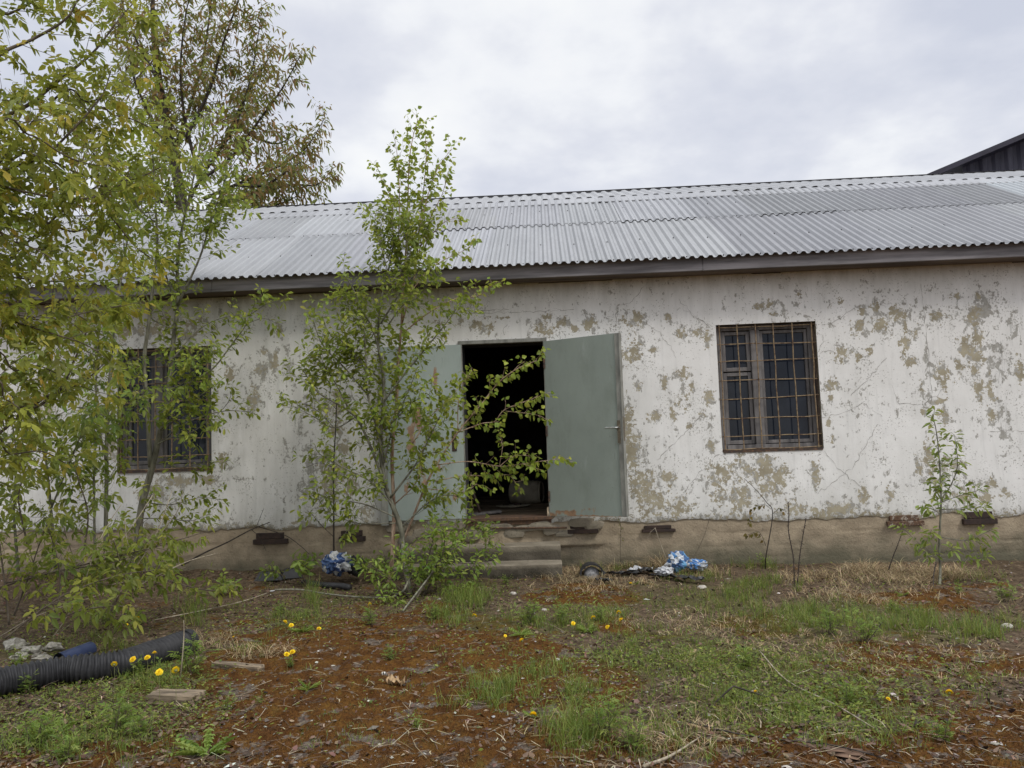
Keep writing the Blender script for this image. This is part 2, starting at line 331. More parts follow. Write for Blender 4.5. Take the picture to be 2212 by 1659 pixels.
def facade():
    xs = np.arange(WX0, WX1+.001, .022); zs = np.arange(0, 1.0001, 1/132.)
    ex = np.array([w for ww in WIN for w in ww]+[DX0, DX1]); xs = xs[np.min(np.abs(xs[:, None]-ex[None]), axis=1) > .008]
    xs = np.sort(np.concatenate([xs, ex]))
    # z lines: uniform above the bottom edge but snapped on the openings
    zl = np.arange(.70, ZT+.03, .022); ez = np.array([WZ0, WZ1, DZ1]); zl = zl[np.min(np.abs(zl[:, None]-ez[None]), axis=1) > .008]
    zl = np.sort(np.concatenate([zl, ez, [.66, DZ0+.002, .60, .57, .54]]))[:]
    X, Z = np.meshgrid(xs, zl); 
    # ragged lower edge: squeeze the lowest five rows on to the broken edge line
    edge = pl_bottom(xs) + (fbm(xs*3.1, xs*0, 4, 3)-.5)*.10 + (fbm(xs*19, xs*0, 3, 7)-.5)*.035
    top = .70
    k = int((zl < .69).sum())
    for i in range(k):
        Z[i] = edge + (top-edge)*(i/k)
    Y = (fbm(X*1.3, Z*1.3, 3, 2)-.5)*.014 + (fbm(X*9, Z*9, 2, 9)-.5)*.004
    Y[0] += .012
    n, mm = X.shape; idx = np.arange(n*mm).reshape(n, mm)
    F = np.stack([idx[:-1, :-1], idx[:-1, 1:], idx[1:, 1:], idx[1:, :-1]], -1)
    cx = (X[:-1, :-1]+X[1:, 1:])/2; cz = (Z[:-1, :-1]+Z[1:, 1:])/2; keep = np.ones(cx.shape, bool)
    for a, b in WIN: keep &= ~((cx > a) & (cx < b) & (cz > WZ0) & (cz < WZ1))
    keep &= ~((cx > DX0) & (cx < DX1) & (cz < DZ1))
    V = np.stack([X, Y, Z], -1).reshape(-1, 3); F = F[keep]
    peel = np.full(X.shape, .0); drip = np.zeros(X.shape)
    def splat(A, lst, k):
        for cx_, cy_, rx, ry, s in lst:
            c = P(cx_, cy_); ax = abs(P(cx_+rx, cy_)-c)[0]; az = abs(P(cx_, cy_+ry)-c)[2]
            ang = 0; d = ((X-c[0])/ax)**2+((Z-c[2])/az)**2
            A[...] = np.maximum(A, k*s*np.exp(-.6*d))
    splat(peel, BL, .70); splat(drip, DR, .5)
    mid = fbm(X*1.7, Z*1.2, 4, 21)
    peel = np.maximum(peel, np.clip((mid-.60)*3, 0, .5)*np.clip((X+6)/8, .5, 1))
    peel = np.maximum(peel, np.clip(.55-(Z-edge[None, :])*3.2, 0, .55)*(.5+fbm(X*2.1, Z*0+4, 3, 8)))
    left = np.clip((1.2-X)/4, 0, 1)  # tree shade over the left part, painted in with the dirt
    dirt_shade = np.clip(.10+.75*np.clip((.95-Z)/.5, 0, 1)*.5+.55*np.clip((Z-2.95)/.4, 0, 1)**1.5*.9+.24*left, 0, .9)  # dirt at the foot; the top darkening paints the eave's shade
    col = np.stack([peel, drip, dirt_shade], -1).reshape(-1, 3)
    used = np.unique(F); re = np.full(len(V), -1); re[used] = np.arange(len(used))
    return raw_mesh('plaster_wall', V[used], re[F], col[used], True)
put('plaster_wall', facade(), M_wall, bld)
# cracks: shallow dark fissures a few mm wide
M_crack = simple('crack_shadow_gap', srgb(112, 108, 100), srgb(140, 135, 126), .95, 30, None, 0)
mbk = MB(); rk = np.random.RandomState(3)
def crack(px, w=.0026):
    q = np.array([P(x, y) for x, y in px]); out = []
    for a, b in zip(q[:-1], q[1:]):
        k = max(3, int(np.linalg.norm(b-a)/.035))
        for i in range(k): out.append(a+(b-a)*i/k+np.array([rk.normal(0, .009), 0, rk.normal(0, .009)]))
    out.append(q[-1]); out = np.array(out); T = np.gradient(out, axis=0); T /= np.linalg.norm(T, axis=1)[:, None]
    nn = np.stack([-T[:, 2], 0*T[:, 0], T[:, 0]], -1); ww = w*rk.uniform(.15, 1.0, len(out))[:, None]
    yy = (fbm(out[:, 0]*1.3, out[:, 2]*1.3, 3, 2)-.5)*.014 - .004
    A = out-nn*ww; B = out+nn*ww; A[:, 1] = yy; B[:, 1] = yy
    n = len(out); mbk.add(np.concatenate([A, B]), [(i, i+1, n+i+1, n+i) for i in range(n-1)])
for c in [z6([(720,80,0,0),(820,160,0,0),(900,260,0,0),(925,320,0,0)]), z6([(970,0,0,0),(1060,60,0,0),(1140,115,0,0)]), z6([(1100,680,0,0),(960,830,0,0),(800,980,0,0)]), z6([(1200,940,0,0),(1050,1090,0,0),(900,1280,0,0),(850,1310,0,0)]),
          z6([(1880,920,0,0),(1960,1020,0,0),(2060,1100,0,0),(2150,1180,0,0)]), z6([(1870,110,0,0),(1950,80,0,0),(2080,-5,0,0)]), z6([(1850,290,0,0),(1930,270,0,0),(1990,290,0,0)]), z7([(1545,30,0,0),(1560,180,0,0),(1585,430,0,0),(1610,700,0,0),(1600,800,0,0)]),
          z7([(1080,745,0,0),(1180,660,0,0),(1320,500,0,0)]), z7([(900,890,0,0),(1030,860,0,0),(1170,795,0,0),(1290,880,0,0)]), z7([(870,1380,0,0),(1100,1220,0,0),(1260,930,0,0)]), z7([(1360,680,0,0),(1370,750,0,0),(1390,800,0,0),(1540,800,0,0)]), z7([(1700,700,0,0),(1560,800,0,0)]),
          z7([(-30,120,0,0),(60,220,0,0),(190,300,0,0)]), z7([(870,340,0,0),(910,355,0,0),(905,400,0,0),(880,460,0,0)]), [(1330,700),(1333,660),(1360,655),(1398,610)], [(1010,677),(1090,675),(1170,672),(1240,668)], [(1020,672),(1100,669)], [(1088,728),(1090,712),(1096,700)],
          z7([(1980,980,0,0),(2100,970,0,0),(2210,975,0,0)]), z4([(1400,1500,0,0),(1440,1560,0,0)]), z4([(2040,330,0,0),(2035,700,0,0),(2045,1100,0,0)]), z4([(120,470,0,0),(118,900,0,0)])]:
    mbk = MB(); crack([(q[0], q[1]) for q in c]); part('crack', mbk, M_crack, bld)
# plinth
def plinth():
    xs = np.arange(WX0, WX1+.01, .06); zs = np.concatenate([np.arange(-.4, .74, .018)])
    X, Z = np.meshgrid(xs, zs); Y = .022+(fbm(X*1.1, Z*2, 3, 4)-.5)*.010+(fbm(X*9, Z*9, 4, 5)-.5)*.012
    for zj, wv in ((.385, 0), (.23, 1), (.10, 2)):
        zz = zj-.0085*X*.8+.004*np.sin(X*3+wv)
        Y += .010*np.exp(-((Z-zz)/.008)**2)*np.clip(fbm(X*2+wv*9, Z*0, 3, 6)*2.2-.6, 0, 1) + .0015*(Z < zz)*(-1 if wv else 1)
    Y += .010*np.exp(-(((X+100) % 1.9-.8)/.02)**2)
    Y += np.where((X > -2.2) & (X < .55) & (Z > .28), -(fbm(X*4, Z*5, 4, 11)-.42)*.12, 0)
    n, mm = X.shape; i = np.arange(n*mm).reshape(n, mm); F = np.stack([i[:-1, :-1], i[:-1, 1:], i[1:, 1:], i[1:, :-1]], -1)
    cx = (X[:-1, :-1]+X[1:, 1:])/2; cz = (Z[:-1, :-1]+Z[1:, 1:])/2
    keep = ~((cx > DX0) & (cx < DX1) & (cz > DZ0-.01))
    return raw_mesh('plinth', np.stack([X, Y, Z], -1).reshape(-1, 3), F[keep], None, True)
put('plinth', plinth(), M_plinth, bld)
# inner shell
mb = MB(); T = .34
for a, b, z0, z1 in ((WX0, WIN[0][0], .5, ZT), (WIN[0][0], WIN[0][1], .5, WZ0), (WIN[0][0], WIN[0][1], WZ1, ZT), (WIN[0][1], DX0, .5, ZT), (DX0, DX1, DZ1, ZT), (DX1, WIN[1][0], .5, ZT), (WIN[1][0], WIN[1][1], .5, WZ0), (WIN[1][0], WIN[1][1], WZ1, ZT), (WIN[1][1], WX1, .5, ZT)):
    mb.box((a, .05, z0), (b, T, z1))
mb.box((WX0, 7.0, 0), (WX1, 7.2, ZT)); mb.box((WX0, T, 0), (WX0+.2, 7, ZT)); mb.box((WX1-.2, T, 0), (WX1, 7, ZT))
mb.box((-3.2, T, .6), (-3.05, 5.2, ZT)); mb.box((1.4, T, .6), (1.55, 5.2, ZT)); mb.box((-3.2, 5.2, .6), (1.55, 5.35, ZT))
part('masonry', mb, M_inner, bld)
mb = MB()
for i in range(14): mb.box((-3.04, .32+i*.36, .52), (1.39, .32+i*.36+.352, .60-.004*(i % 3)))
part('floor', mb, M_floor, bld)
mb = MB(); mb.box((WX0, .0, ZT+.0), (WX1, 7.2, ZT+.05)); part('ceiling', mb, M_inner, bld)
# reveals of window openings
for a, b in WIN:
    mb = MB()
    for x in (a, b): mb.add([(x, 0, WZ0), (x, .051, WZ0), (x, .051, WZ1), (x, 0, WZ1)], [(0, 1, 2, 3)])
    for z in (WZ0, WZ1): mb.add([(a, 0, z), (b, 0, z), (b, .051, z), (a, .051, z)], [(0, 1, 2, 3)])
    part('reveal', mb, M_reveal, bld)

# roof -----------------------------------------------------------
EY, EZ, SL = -.42, 3.512, .526
RY = 3.05; RZ = EZ+SL*(RY-EY)
def ribs(x0, x1, pitch, h):
    """profile x, dz"""
    n = int(round((x1-x0)/pitch)); X = []; D = []
    for i in range(n):
        for f, d in ((0, 0), (.28, 0), (.50, h), (.78, h)): X.append(x0+(i+f)*pitch); D.append(d)
    X.append(x1); D.append(0); return np.array(X), np.array(D)
def sheet(mb, x0, x1, ya, yb, za, zb, pitch, h, lift, col, seg=6, skew=0, rs=None):
    X, D = ribs(x0, x1, pitch, h); V = []; nn = len(X); sl = (zb-za)/(yb-ya); ln = math.hypot(1, sl)
    wob = rs.uniform(-.003, .003, 4)
    for k in range(seg+1):
        f = k/seg; y = ya+(yb-ya)*f; z = za+(zb-za)*f
        dz = D+lift+wob[0]*f*(1-f)*4+(wob[1]*(1-f)+wob[2]*f)*((X-x0)/(x1-x0)-.5)*.8
        V.append(np.stack([X+skew, y-dz*sl/ln+0*X, z+dz/ln], -1))
    V = np.concatenate(V)
    F = [(k*nn+i, k*nn+i+1, (k+1)*nn+i+1, (k+1)*nn+i) for k in range(seg) for i in range(nn-1)]
    mb.add(V, F, col)
rs = np.random.RandomState(11)
LAP = 1.42; zl = EZ+SL*(LAP-EY)
seams_lo = [2.15-.936*i for i in range(15)][::-1]+[2.15+.936*(i+1) for i in range(8)]
shp = None
for row in (0, 1):
    off = 0.0 if row == 0 else -.104
    for i, x in enumerate(seams_lo):
        if x < WX0-.8 or x > WX1: continue
        g = rs.uniform(.86, 1.07); tint = np.array([g, g*rs.uniform(.995, 1.01), g*rs.uniform(.99, 1.03)])
        if x > 1.9: tint = tint*.90
        if row == 1 and x > 6.3: tint = np.array([1.12, 1.17, 1.18])
        if row == 1 and 1.9 < x < 6.2: tint = tint*rs.uniform(.74, .88)
        mb = MB()
        if row == 0: sheet(mb, x, x+1.04, EY+rs.uniform(-.012, .012), LAP+.08, EZ, zl+SL*.08, .104, .027, .001+.0016*(i % 2), tint, 5, 0, rs)
        else: sheet(mb, x+off, x+off+1.04, LAP-.02+rs.uniform(-.012, .012), RY+.03, zl-SL*.02, RZ+SL*.03, .104, .027, .010+.0016*(i % 2), tint, 5, 0, rs)
        for sx in np.arange(math.ceil((x+off+.03)/.208), (x+off+.98)/.208):
            px = x+off+.104*round((sx*.208-x-off)/.104)+.104*.14
            for y in ((EY+.05, .45+rs.uniform(-.06, .06)) if row == 0 else (LAP+.03, 2.3+rs.uniform(-.06, .06))):
                if y > 0 and y != LAP+.03 and int(sx) % 2: continue
                if rs.rand() < .12: continue
                z = EZ+SL*(y-EY)+(.001 if row == 0 else .011); mb.tube([(px, y-.001, z+.002), (px, y-.006, z+.012)], [.0085, .006], 5, True, (.12, .11, .11))
        part('roof_sheet', mb, M_roof, bld)
# flashing at the break
mb = MB(); x = WX0-.6
while x < WX1:
    x1 = x+2.0; dz = rs.uniform(-.006, .006); g = rs.uniform(.95, 1.08)
    a = (RY-.33, EZ+SL*(RY-.33-EY)+.034+dz); b = (RY+.05, RZ+.066+dz)
    mb.add([(x, a[0], a[1]-.012), (x1+.05, a[0], a[1]-.010), (x, a[0], a[1]), (x1+.05, a[0], a[1]+.004), (x, b[0], b[1]), (x1+.05, b[0], b[1]+.004)], [(0, 1, 3, 2), (2, 3, 5, 4)], (g, g, g*1.01))
    x = x1
part('ridge_flashing', mb, M_roof, bld)
# upper shallower roof behind the flashing
UY, US = 4.75, .378
rs = np.random.RandomState(4); x = WX0-.5
while x < WX1+1.5:
    mb = MB(); g = rs.uniform(.88, 1.05)
    sheet(mb, x, x+1.08, RY-.03, UY, RZ+.012, RZ+.012+US*(UY-RY+.03), .18, .026, .002+.003*rs.rand(), (g, g, g), 3, 0, rs)
    part('upper_roof_sheet', mb, M_roof, bld); x += 1.06
UZ = RZ+.012+US*(UY-RY)
mb = MB(); mb.col = (.45, .45, .46); mb.box((WX0-.5, UY-.10, UZ-.05), (WX1+1.5, UY-.02, UZ+.012))  # dark strip stands for the shadow under the upper cap
part('cap_shadow_strip', mb, M_roof, bld)
mb = MB(); mb.add([(WX0-.5, UY-.13, UZ+.012), (WX1+1.5, UY-.13, UZ+.012), (WX1+1.5, UY, UZ+.055), (WX0-.5, UY, UZ+.055), (WX0-.5, 7.6, 5.2), (WX1+1.5, 7.6, 5.2)], [(0, 1, 2, 3), (3, 2, 5, 4)], (.9, .9, .9)); part('rear_roof', mb, M_roof, bld)
# fascia, soffit
mb = MB(); x = WX0-.6; cuts = [1.825, 7.4, -3.9]
for a, b in ((WX0-.6, -3.9), (-3.897, 1.823), (1.828, 7.4), (7.403, WX1+.5)):
    mb.box((a, -.345, ZT-.003), (b, -.315, ZT+.155), None, .004)
part('fascia_board', mb, M_fascia, bld)
mb = MB()
for i in range(3): mb.box((WX0-.6, -.312+i*.107, ZT+.004+.002*i), (WX1+.5, -.312+i*.107+.103, ZT+.028))
part('soffit', mb, M_soffit, bld)

# windows ---------------------------------------------------------
def bar(mb, a, b, z0, z1, y0, y1): mb.box((a, y0, z0), (b, y1, z1), (1, 1, 1), .004)
def window(a, b, seed):
    r = np.random.RandomState(seed); w = b-a; h = WZ1-WZ0
    U = lambda u: a+w*u; Vv = lambda v: WZ1-h*v
    f = MB(); y0, y1 = .085, .16
    g = rs.uniform(.8, 1.05)
    bar(f, U(.015), U(.065), WZ0+.02, WZ1-.01, y0, y1); bar(f, U(.935), U(.985), WZ0+.02, WZ1-.01, y0, y1)
    bar(f, U(.065), U(.935), WZ1-.065, WZ1-.01, y0, y1); bar(f, U(.065), U(.935), WZ0+.02, WZ0+.075, y0-.01, y1)
    bar(f, U(.355), U(.45), WZ0+.075, WZ1-.065, y0-.008, y1)
    fr = part('window', f, M_oldwood, bld)
    s = MB(); ya, yb = .105, .155
    def sash(u0, u1, v0, v1, t=.042):
        x0, x1, zb, zt = U(u0), U(u1), Vv(v1), Vv(v0)
        bar(s, x0, x0+t, zb, zt, ya, yb); bar(s, x1-t, x1, zb, zt, ya, yb); bar(s, x0+t, x1-t, zb, zb+t*1.1, ya, yb); bar(s, x0+t, x1-t, zt-t, zt, ya, yb)
    sash(.068, .352, .05, .368); sash(.068, .352, .378, .945); sash(.453, .932, .05, .945, .036)
    part('sash', s, M_oldwood, fr)
    for u0, u1, v0, v1 in ((.09, .33, .06, .36), (.09, .33, .39, .935), (.47, .915, .06, .935)):
        q = MB(); q.box((U(u0), .132, Vv(v1)), (U(u1), .136, Vv(v0))); part('pane', q, M_glass, fr)
    k = MB()
    k.box((a+.01, .165, WZ0+.02), (b-.01, .17, WZ1-.01)); part('dark_room_sheet', k, M_dark, fr)  # black sheet stands for the unlit room behind the panes
    g = MB()
    us = [.035, .215, .40, .575, .765, .958]; vs = [.022, .155, .292, .442, .595, .742, .882, .985]
    for u in us:
        x = U(u); pts = [(x+r.normal(0, .004), .012+r.normal(0, .002), z) for z in np.linspace(WZ0-.012 if u < .9 else WZ0, WZ1-.004, 7)]; g.tube(pts, .0068, 6)
    for v in vs:
        z = Vv(v); s0 = r.normal(0, .006); pts = [(x, .029+r.normal(0, .002), z+s0*(x-a)/w+r.normal(0, .003)) for x in np.linspace(a+.004, b-.004, 7)]; g.tube(pts, .0065, 6)
    part('grille', g, M_bar, fr)
    k = MB(); k.box((a+.012, .004, WZ0+.004), (b-.012, .085, WZ0+.018)); k.box((a+.012, -.012, WZ0-.012), (b-.012, .004, WZ0+.016)); part('sill', k, M_sill, fr)
    # dark lining of the opening (weathered box)
    k = MB()
    k.box((a+.003, .052, WZ0+.02), (a+.016, .16, WZ1-.003)); k.box((b-.016, .052, WZ0+.02), (b-.003, .16, WZ1-.003)); k.box((a+.016, .052, WZ1-.010), (b-.016, .16, WZ1-.002))
    part('lining', k, M_soffit, fr)
window(*WIN[0], 1); window(*WIN[1], 2)

# door ------------------------------------------------------------
mb = MB(); fw = .045
for x in (DX0-fw, DX1): mb.box((x, -.028, DZ0-.01), (x+fw, .10, DZ1+fw), None, .004)
mb.box((DX0, -.028, DZ1), (DX1, .10, DZ1+fw), None, .004)
part('door_frame', mb, M_frame, bld)
mb = MB(); mb.box((DX0-.03, -.045, DZ0-.045), (DX1+.03, .30, DZ0-.003), None, .006); mb.box((DX0-.02, -.02, DZ0-.09), (DX1+.02, .2, DZ0-.047)); mb.tube([(DX0+.1, -.02, DZ0-.12), (DX1+.2, -.06, DZ0-.14)], .012, 6)
part('threshold', mb, M_thresh, bld)
def leaf_door(hinge, free, name, mat, rust, label, z0=DZ0, z1=DZ1):
    hx, hy = hinge; fx, fy = free; d = np.array([fx-hx, fy-hy]); w = np.linalg.norm(d); d /= w; nrm = np.array([d[1], -d[0]])
    if nrm[1] > 0: nrm = -nrm
    th = .042; nx, nz = 40, 80; V = []; col = []
    us = np.linspace(0, w, nx); zs = np.linspace(z0, z1, nz)
    U, Z = np.meshgrid(us, zs)
    bow = .006*np.sin(U/w*3.14)*np.sin((Z-z0)/(z1-z0)*3.1)+(fbm(U*3, Z*3, 2, 13)-.5)*.006
    Vf = np.stack([hx+d[0]*U+nrm[0]*bow, hy+d[1]*U+nrm[1]*bow, Z], -1).reshape(-1, 3)
    r = np.zeros(U.shape)
    for u, z, a, b, s in rust: r = np.maximum(r, s*np.exp(-(((U/w-u)/a)**2+(((Z-z0)/(z1-z0)-z)/b)**2)))
    i = np.arange(nx*nz).reshape(nz, nx); F = [tuple(q) for q in np.stack([i[:-1, :-1], i[:-1, 1:], i[1:, 1:], i[1:, :-1]], -1).reshape(-1, 4)]
    mb = MB(); mb.add(Vf, F, np.stack([r.ravel()]*3, -1))
    # back sheet and edges
    o3 = lambda u, off, z: (hx+d[0]*u-nrm[0]*off, hy+d[1]*u-nrm[1]*off, z)
    B = [o3(0, 0, z0), o3(w, 0, z0), o3(w, th, z0), o3(0, th, z0), o3(0, 0, z1), o3(w, 0, z1), o3(w, th, z1), o3(0, th, z1)]
    mb.add(B, [(0, 3, 2, 1), (4, 5, 6, 7), (1, 2, 6, 5), (2, 3, 7, 6), (3, 0, 4, 7)], (.3, .3, .3))
    o = part(name, mb, mat, bld); o['label'] = label
    return o, d, nrm, w
HZ = lambda u, v: DZ0+(DZ1-DZ0)*v
rustR = [(.5, 0, .6, .012, .9), (.2, .02, .3, .02, .9), (.98, .01, .05, .04, 1.), (.99, .05, .02, .2, .6), (.03, .0, .1, .03, .9), (.5, .04, .5, .03, .5), (.75, .12, .05, .05, .45), (.3, .2, .03, .04, .45), (.9, .4, .03, .1, .4), (.04, .5, .02, .3, .45)]
dr, d, nrm, w = leaf_door((-.028, -.03), (.822, -.5), 'door', M_doorR, rustR, 'plain grey-green steel door leaf swung out to the right')
def dp(u, off, z): return np.array([-.028+d[0]*u+nrm[0]*off, -.03+d[1]*u+nrm[1]*off, z])
# edge strip (frame lip) and latch along the free edge
mb = MB()
def dbox(mb, u0, u1, o0, o1, z0, z1, col=None):
    V = [dp(u, o, z) for z in (z0, z1) for u, o in ((u0, o0), (u1, o0), (u1, o1), (u0, o1))]
    mb.add(V, [(0, 3, 2, 1), (4, 5, 6, 7), (0, 1, 5, 4), (1, 2, 6, 5), (2, 3, 7, 6), (3, 0, 4, 7)], col)
dbox(mb, w-.055, w-.002, .003, .012, DZ0+.005, DZ1-.004); dbox(mb, w, w+.006, -.04, .02, DZ0+.005, DZ1-.004)
part('edge_strip', mb, M_frame, dr)
for zh in (.86, 1.62, 2.42):
    mb = MB(); mb.tube([(-.03, -.045, zh-.06), (-.03, -.045, zh), (-.03, -.045, zh+.06)], .013, 8); part('hinge', mb, M_sill, dr)
mb = MB(); zc = 1.62
dbox(mb, w-.062, w-.028, .012, .022, zc-.17, zc+.08); part('lock_plate', mb, M_brass, dr)
mb = MB(); mb.tube([dp(w-.045, .02, zc), dp(w-.045, .06, zc), dp(w-.06, .068, zc), dp(w-.19, .066, zc+.003)], [.010, .010, .010, .008], 8); part('handle', mb, M_handle, dr)
mb = MB(); dbox(mb, w+.0062, w+.009, -.03, .01, zc-.15, zc+.12); part('latch', mb, M_brass, dr)
rustL = [(.32, .80, .05, .12, .75), (.42, .8, .03, .1, .6), (.12, .78, .04, .06, .6), (.55, .58, .10, .14, .75), (.62, .45, .10, .14, .8), (.36, .5, .05, .1, .7), (.25, .30, .03, .1, .6), (.5, .25, .1, .2, .55), (.12, .12, .04, .03, .9), (.7, .2, .1, .2, .55), (.5, .33, .06, .12, .6), (0.02, .1, .03, .2, .5), (.3, .3, .1, .05, .6)]
dl, d, nrm, w = leaf_door((DX0-.01, -.03), (-1.985, -.085), 'door', M_doorL, rustL, 'pale steel door leaf with rust streaks folded back against the wall')
def dp(u, off, z): return np.array([DX0-.01+d[0]*u+nrm[0]*off, -.03+d[1]*u+nrm[1]*off, z])
mb = MB(); dbox(mb, .08, .135, .004, .008, 1.42, 1.66); part('lock_scar', mb, M_vent, dl)
mb = MB(); dbox(mb, w-.07, w+.012, -.03, .012, DZ0-.05, DZ1-.06); part('edge_strip', mb, M_frame, dl)

# vents in the plinth
def vent(px0, px1, py0, py1, mat):
    a = P((px0+px1)/2, py1); w = P(px1, py1)[0]-P(px0, py1)[0]; h = P(px0, py0)[2]-P(px0, py1)[2]; x = a[0]; z = a[2]
    m_ = MB(); m_.box((x-w*.42, -.014, z+h*.48), (x+w*.38, .05, z+h), None, .003); m_.box((x-w/2, -.03, z), (x+w/2, .05, z+h*.44), None, .003)
    part('vent', m_, mat, bld)
for q in ((548, 622, 1151, 1175, M_vent), (733, 789, 1146, 1169, M_vent), (1226, 1292, 1131, 1152, M_vent), (1387, 1459, 1135, 1149, M_vent), (1916, 1995, 1113, 1135, M_ventw), (2080, 2153, 1105, 1132, M_vent)): vent(*q)

# steps
st = thing('concrete_steps', 'two worn grey concrete steps below the open doorway', 'steps', (-.84, -.35, .05))
def slab(x0, x1, y0, y1, z0, z1, s):
    bm = bmesh.new(); bmesh.ops.create_cube(bm, size=1)
    for v in bm.verts: v.co = Vector(((x0+x1)/2+v.co.x*(x1-x0), (y0+y1)/2+v.co.y*(y1-y0), (z0+z1)/2+v.co.z*(z1-z0)))
    bmesh.ops.bevel(bm, geom=list(bm.edges), offset=.007, segments=1, affect='EDGES')
    bmesh.ops.subdivide_edges(bm, edges=list(bm.edges), cuts=7, use_grid_fill=True)
    for v in bm.verts:
        v.co.y += (float(fbm(v.co.x*3, v.co.z*5+v.co.y, 3, s))-.5)*.02; v.co.z += (float(fbm(v.co.x*2.5, v.co.y*4, 3, s+2))-.5)*.02
    co = np.array([v.co[:] for v in bm.verts]); q = MB(); top = np.clip((co[:, 2]-(z1-.035))/.02, 0, 1); w_ = .40+.60*top+.12*(fbm(co[:, 0]*4, co[:, 2]*6, 3, s)-.5)  # paler worn treads and shaded risers painted into the vertex colour
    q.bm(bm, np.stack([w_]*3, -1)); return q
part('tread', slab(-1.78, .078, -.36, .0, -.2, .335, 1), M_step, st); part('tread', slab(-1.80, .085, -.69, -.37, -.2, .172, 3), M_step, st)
# broken masonry lumps under the threshold (part of the plinth of the building)
def lump(cx, cy, cz, sx, sy, sz, seed, mat, name, parent=None, lab=None, cat=None, group=None, amp=.35, sub=3, smooth=True, colf=None, freq=2.2):
    bm = bmesh.new(); bmesh.ops.create_icosphere(bm, subdivisions=sub, radius=1)
    rr = np.random.RandomState(seed); o = rr.rand(3)*50
    V = np.array([v.co[:] for v in bm.verts])
    d = 1+amp*((fbm(V[:, 0]*freq+o[0]+V[:, 2]*.7, V[:, 1]*freq+o[1]+V[:, 2]*1.3, 4, seed)-.5)*2)+amp*.5*(fbm(V[:, 2]*freq*2+o[2], V[:, 0]*freq*2, 3, seed+1)-.5)*2
    V2 = V*d[:, None]*np.array([sx, sy, sz])+np.array([cx, cy, cz])
    F = [[v.index for v in f.verts] for f in bm.faces]; bm.free()
    col = colf(V, rr) if colf else np.ones((len(V), 3))
    me = raw_mesh(name, V2, F, col, smooth)
    if parent is not None: return put(name, me, mat, parent)
    return tag(put(name, me, mat, None, (cx, cy, cz-sz*.8)), lab, cat, group)
rr = np.random.RandomState(8); 
mb = MB()
for i in range(16):
    x = -1.85+i*.155+rr.uniform(-.03, .03); z = .50+rr.uniform(-.10, .05)
    bm = bmesh.new(); bmesh.ops.create_icosphere(bm, subdivisions=2, radius=1)
    s = np.array([rr.uniform(.08, .15), .03, rr.uniform(.04, .075)])
    for v in bm.verts:
        k = 1+.5*(float(fbm(v.co.x*2+i*3, v.co.z*2+v.co.y, 3, i))-.5); q_ = [math.copysign(abs(c_)**.55, c_) for c_ in v.co]; v.co = Vector((x+q_[0]*s[0]*k+q_[2]*.02, .0+q_[1]*s[1]*k, z+q_[2]*s[2]*k))
    mb.bm(bm)
part('broken_masonry', mb, M_rubble, bld)

# gable behind
M_gcl = simple('dark_profiled_cladding', srgb(52, 52, 66), srgb(78, 78, 92), .6, 5, (1, 1, .2), .1, .002)
M_grf = simple('dark_roof_trim', srgb(30, 28, 42), srgb(44, 42, 58), .6, 5, None, .1, .002)
GY = 6.4
a = P(1990, 381, GY-.5); b = P(2212, 287, GY-.5); sl2 = (b[2]-a[2])/(b[0]-a[0])
gb = thing('gable_building', 'dark profiled metal gable rising behind the right end of the roof', 'building', (12, GY, 0))
gx1 = 22.0; apx = a[0]+6.0; apz = a[2]+sl2*6.0
def gl(x): return a[2]+sl2*(x-a[0]) if x < apx else apz-sl2*(x-apx)
mb = MB(); X, D = ribs(a[0]+1.05, a[0]+11.05, .25, .04); X = np.concatenate([X]); n = len(X)
V = np.concatenate([np.stack([X, GY-D, 0*X], -1), np.stack([X, GY-D, np.array([gl(x)-.10 for x in X])], -1)])
mb.add(V, [(i, i+1, n+i+1, n+i) for i in range(n-1)]); part('gable_wall', mb, M_gcl, gb)
for s_, nm in ((0, 'roof'), (1, 'roof')):
    mb = MB(); x0, x1 = (a[0], apx) if s_ == 0 else (apx, apx+6.6)
    V = []
    for y in (GY-.5, GY+9):
        for x in (x0, x1):
            for dz in (-.10, 0): V.append((x, y, gl(x)+dz))
    mb.add(V, [(0, 1, 3, 2), (4, 6, 7, 5), (1, 5, 7, 3), (0, 2, 6, 4), (0, 4, 5, 1), (2, 3, 7, 6)]); part(nm, mb, M_grf, gb)
mb = MB(); mb.box((a[0]+1.1, GY+.05, 0), (a[0]+11, GY+9, gl(a[0]+1.3)-.4)); part('barn_body', mb, M_grf, gb)

# ------------------------------------------------------------------ things indoors
M_barrel = simple('dusty_cream_barrel', srgb(150, 140, 122), srgb(190, 182, 165), .7, 8, None, .2, .003)
bx = P(1136, 1062, 2.7); b0 = np.array([bx[0], 2.6, .60+.17])
tr = thing('barrel', 'dusty cream barrel lying on its side inside the dark doorway', 'barrel', (bx[0], 2.6, .60))
mb = MB(); ax = np.array([.97, -.22, 0]); pts = [b0+ax*s for s in (-.23, -.2, -.1, -.09, -.07, .1, .11, .13, .2, .23)]
mb.tube(pts, [.15, .168, .172, .178, .172, .172, .178, .172, .168, .155], 24); part('drum', mb, M_barrel, tr, True)
mb = MB(); mb.tube([b0+ax*.232, b0+ax*.25], [.165, .165], 24, False); mb.tube([b0+ax*.25, b0+ax*.236], [.163, .14], 24, False); part('rim', mb, M_barrel, tr, True)
px_ = P(1108, 1083, 2.05); tp = thing('metal_dish', 'flat round dish with scraps lying in front of the cream barrel', 'dish', (px_[0], 2.05, .60))
mb = MB(); A = np.arange(24)*2*math.pi/24
mb.tube([(px_[0], 2.05, .602), (px_[0], 2.05, .62), (px_[0], 2.05, .626)], [.2, .25, .245], 24); part('dish', mb, M_barrel, tp, True)
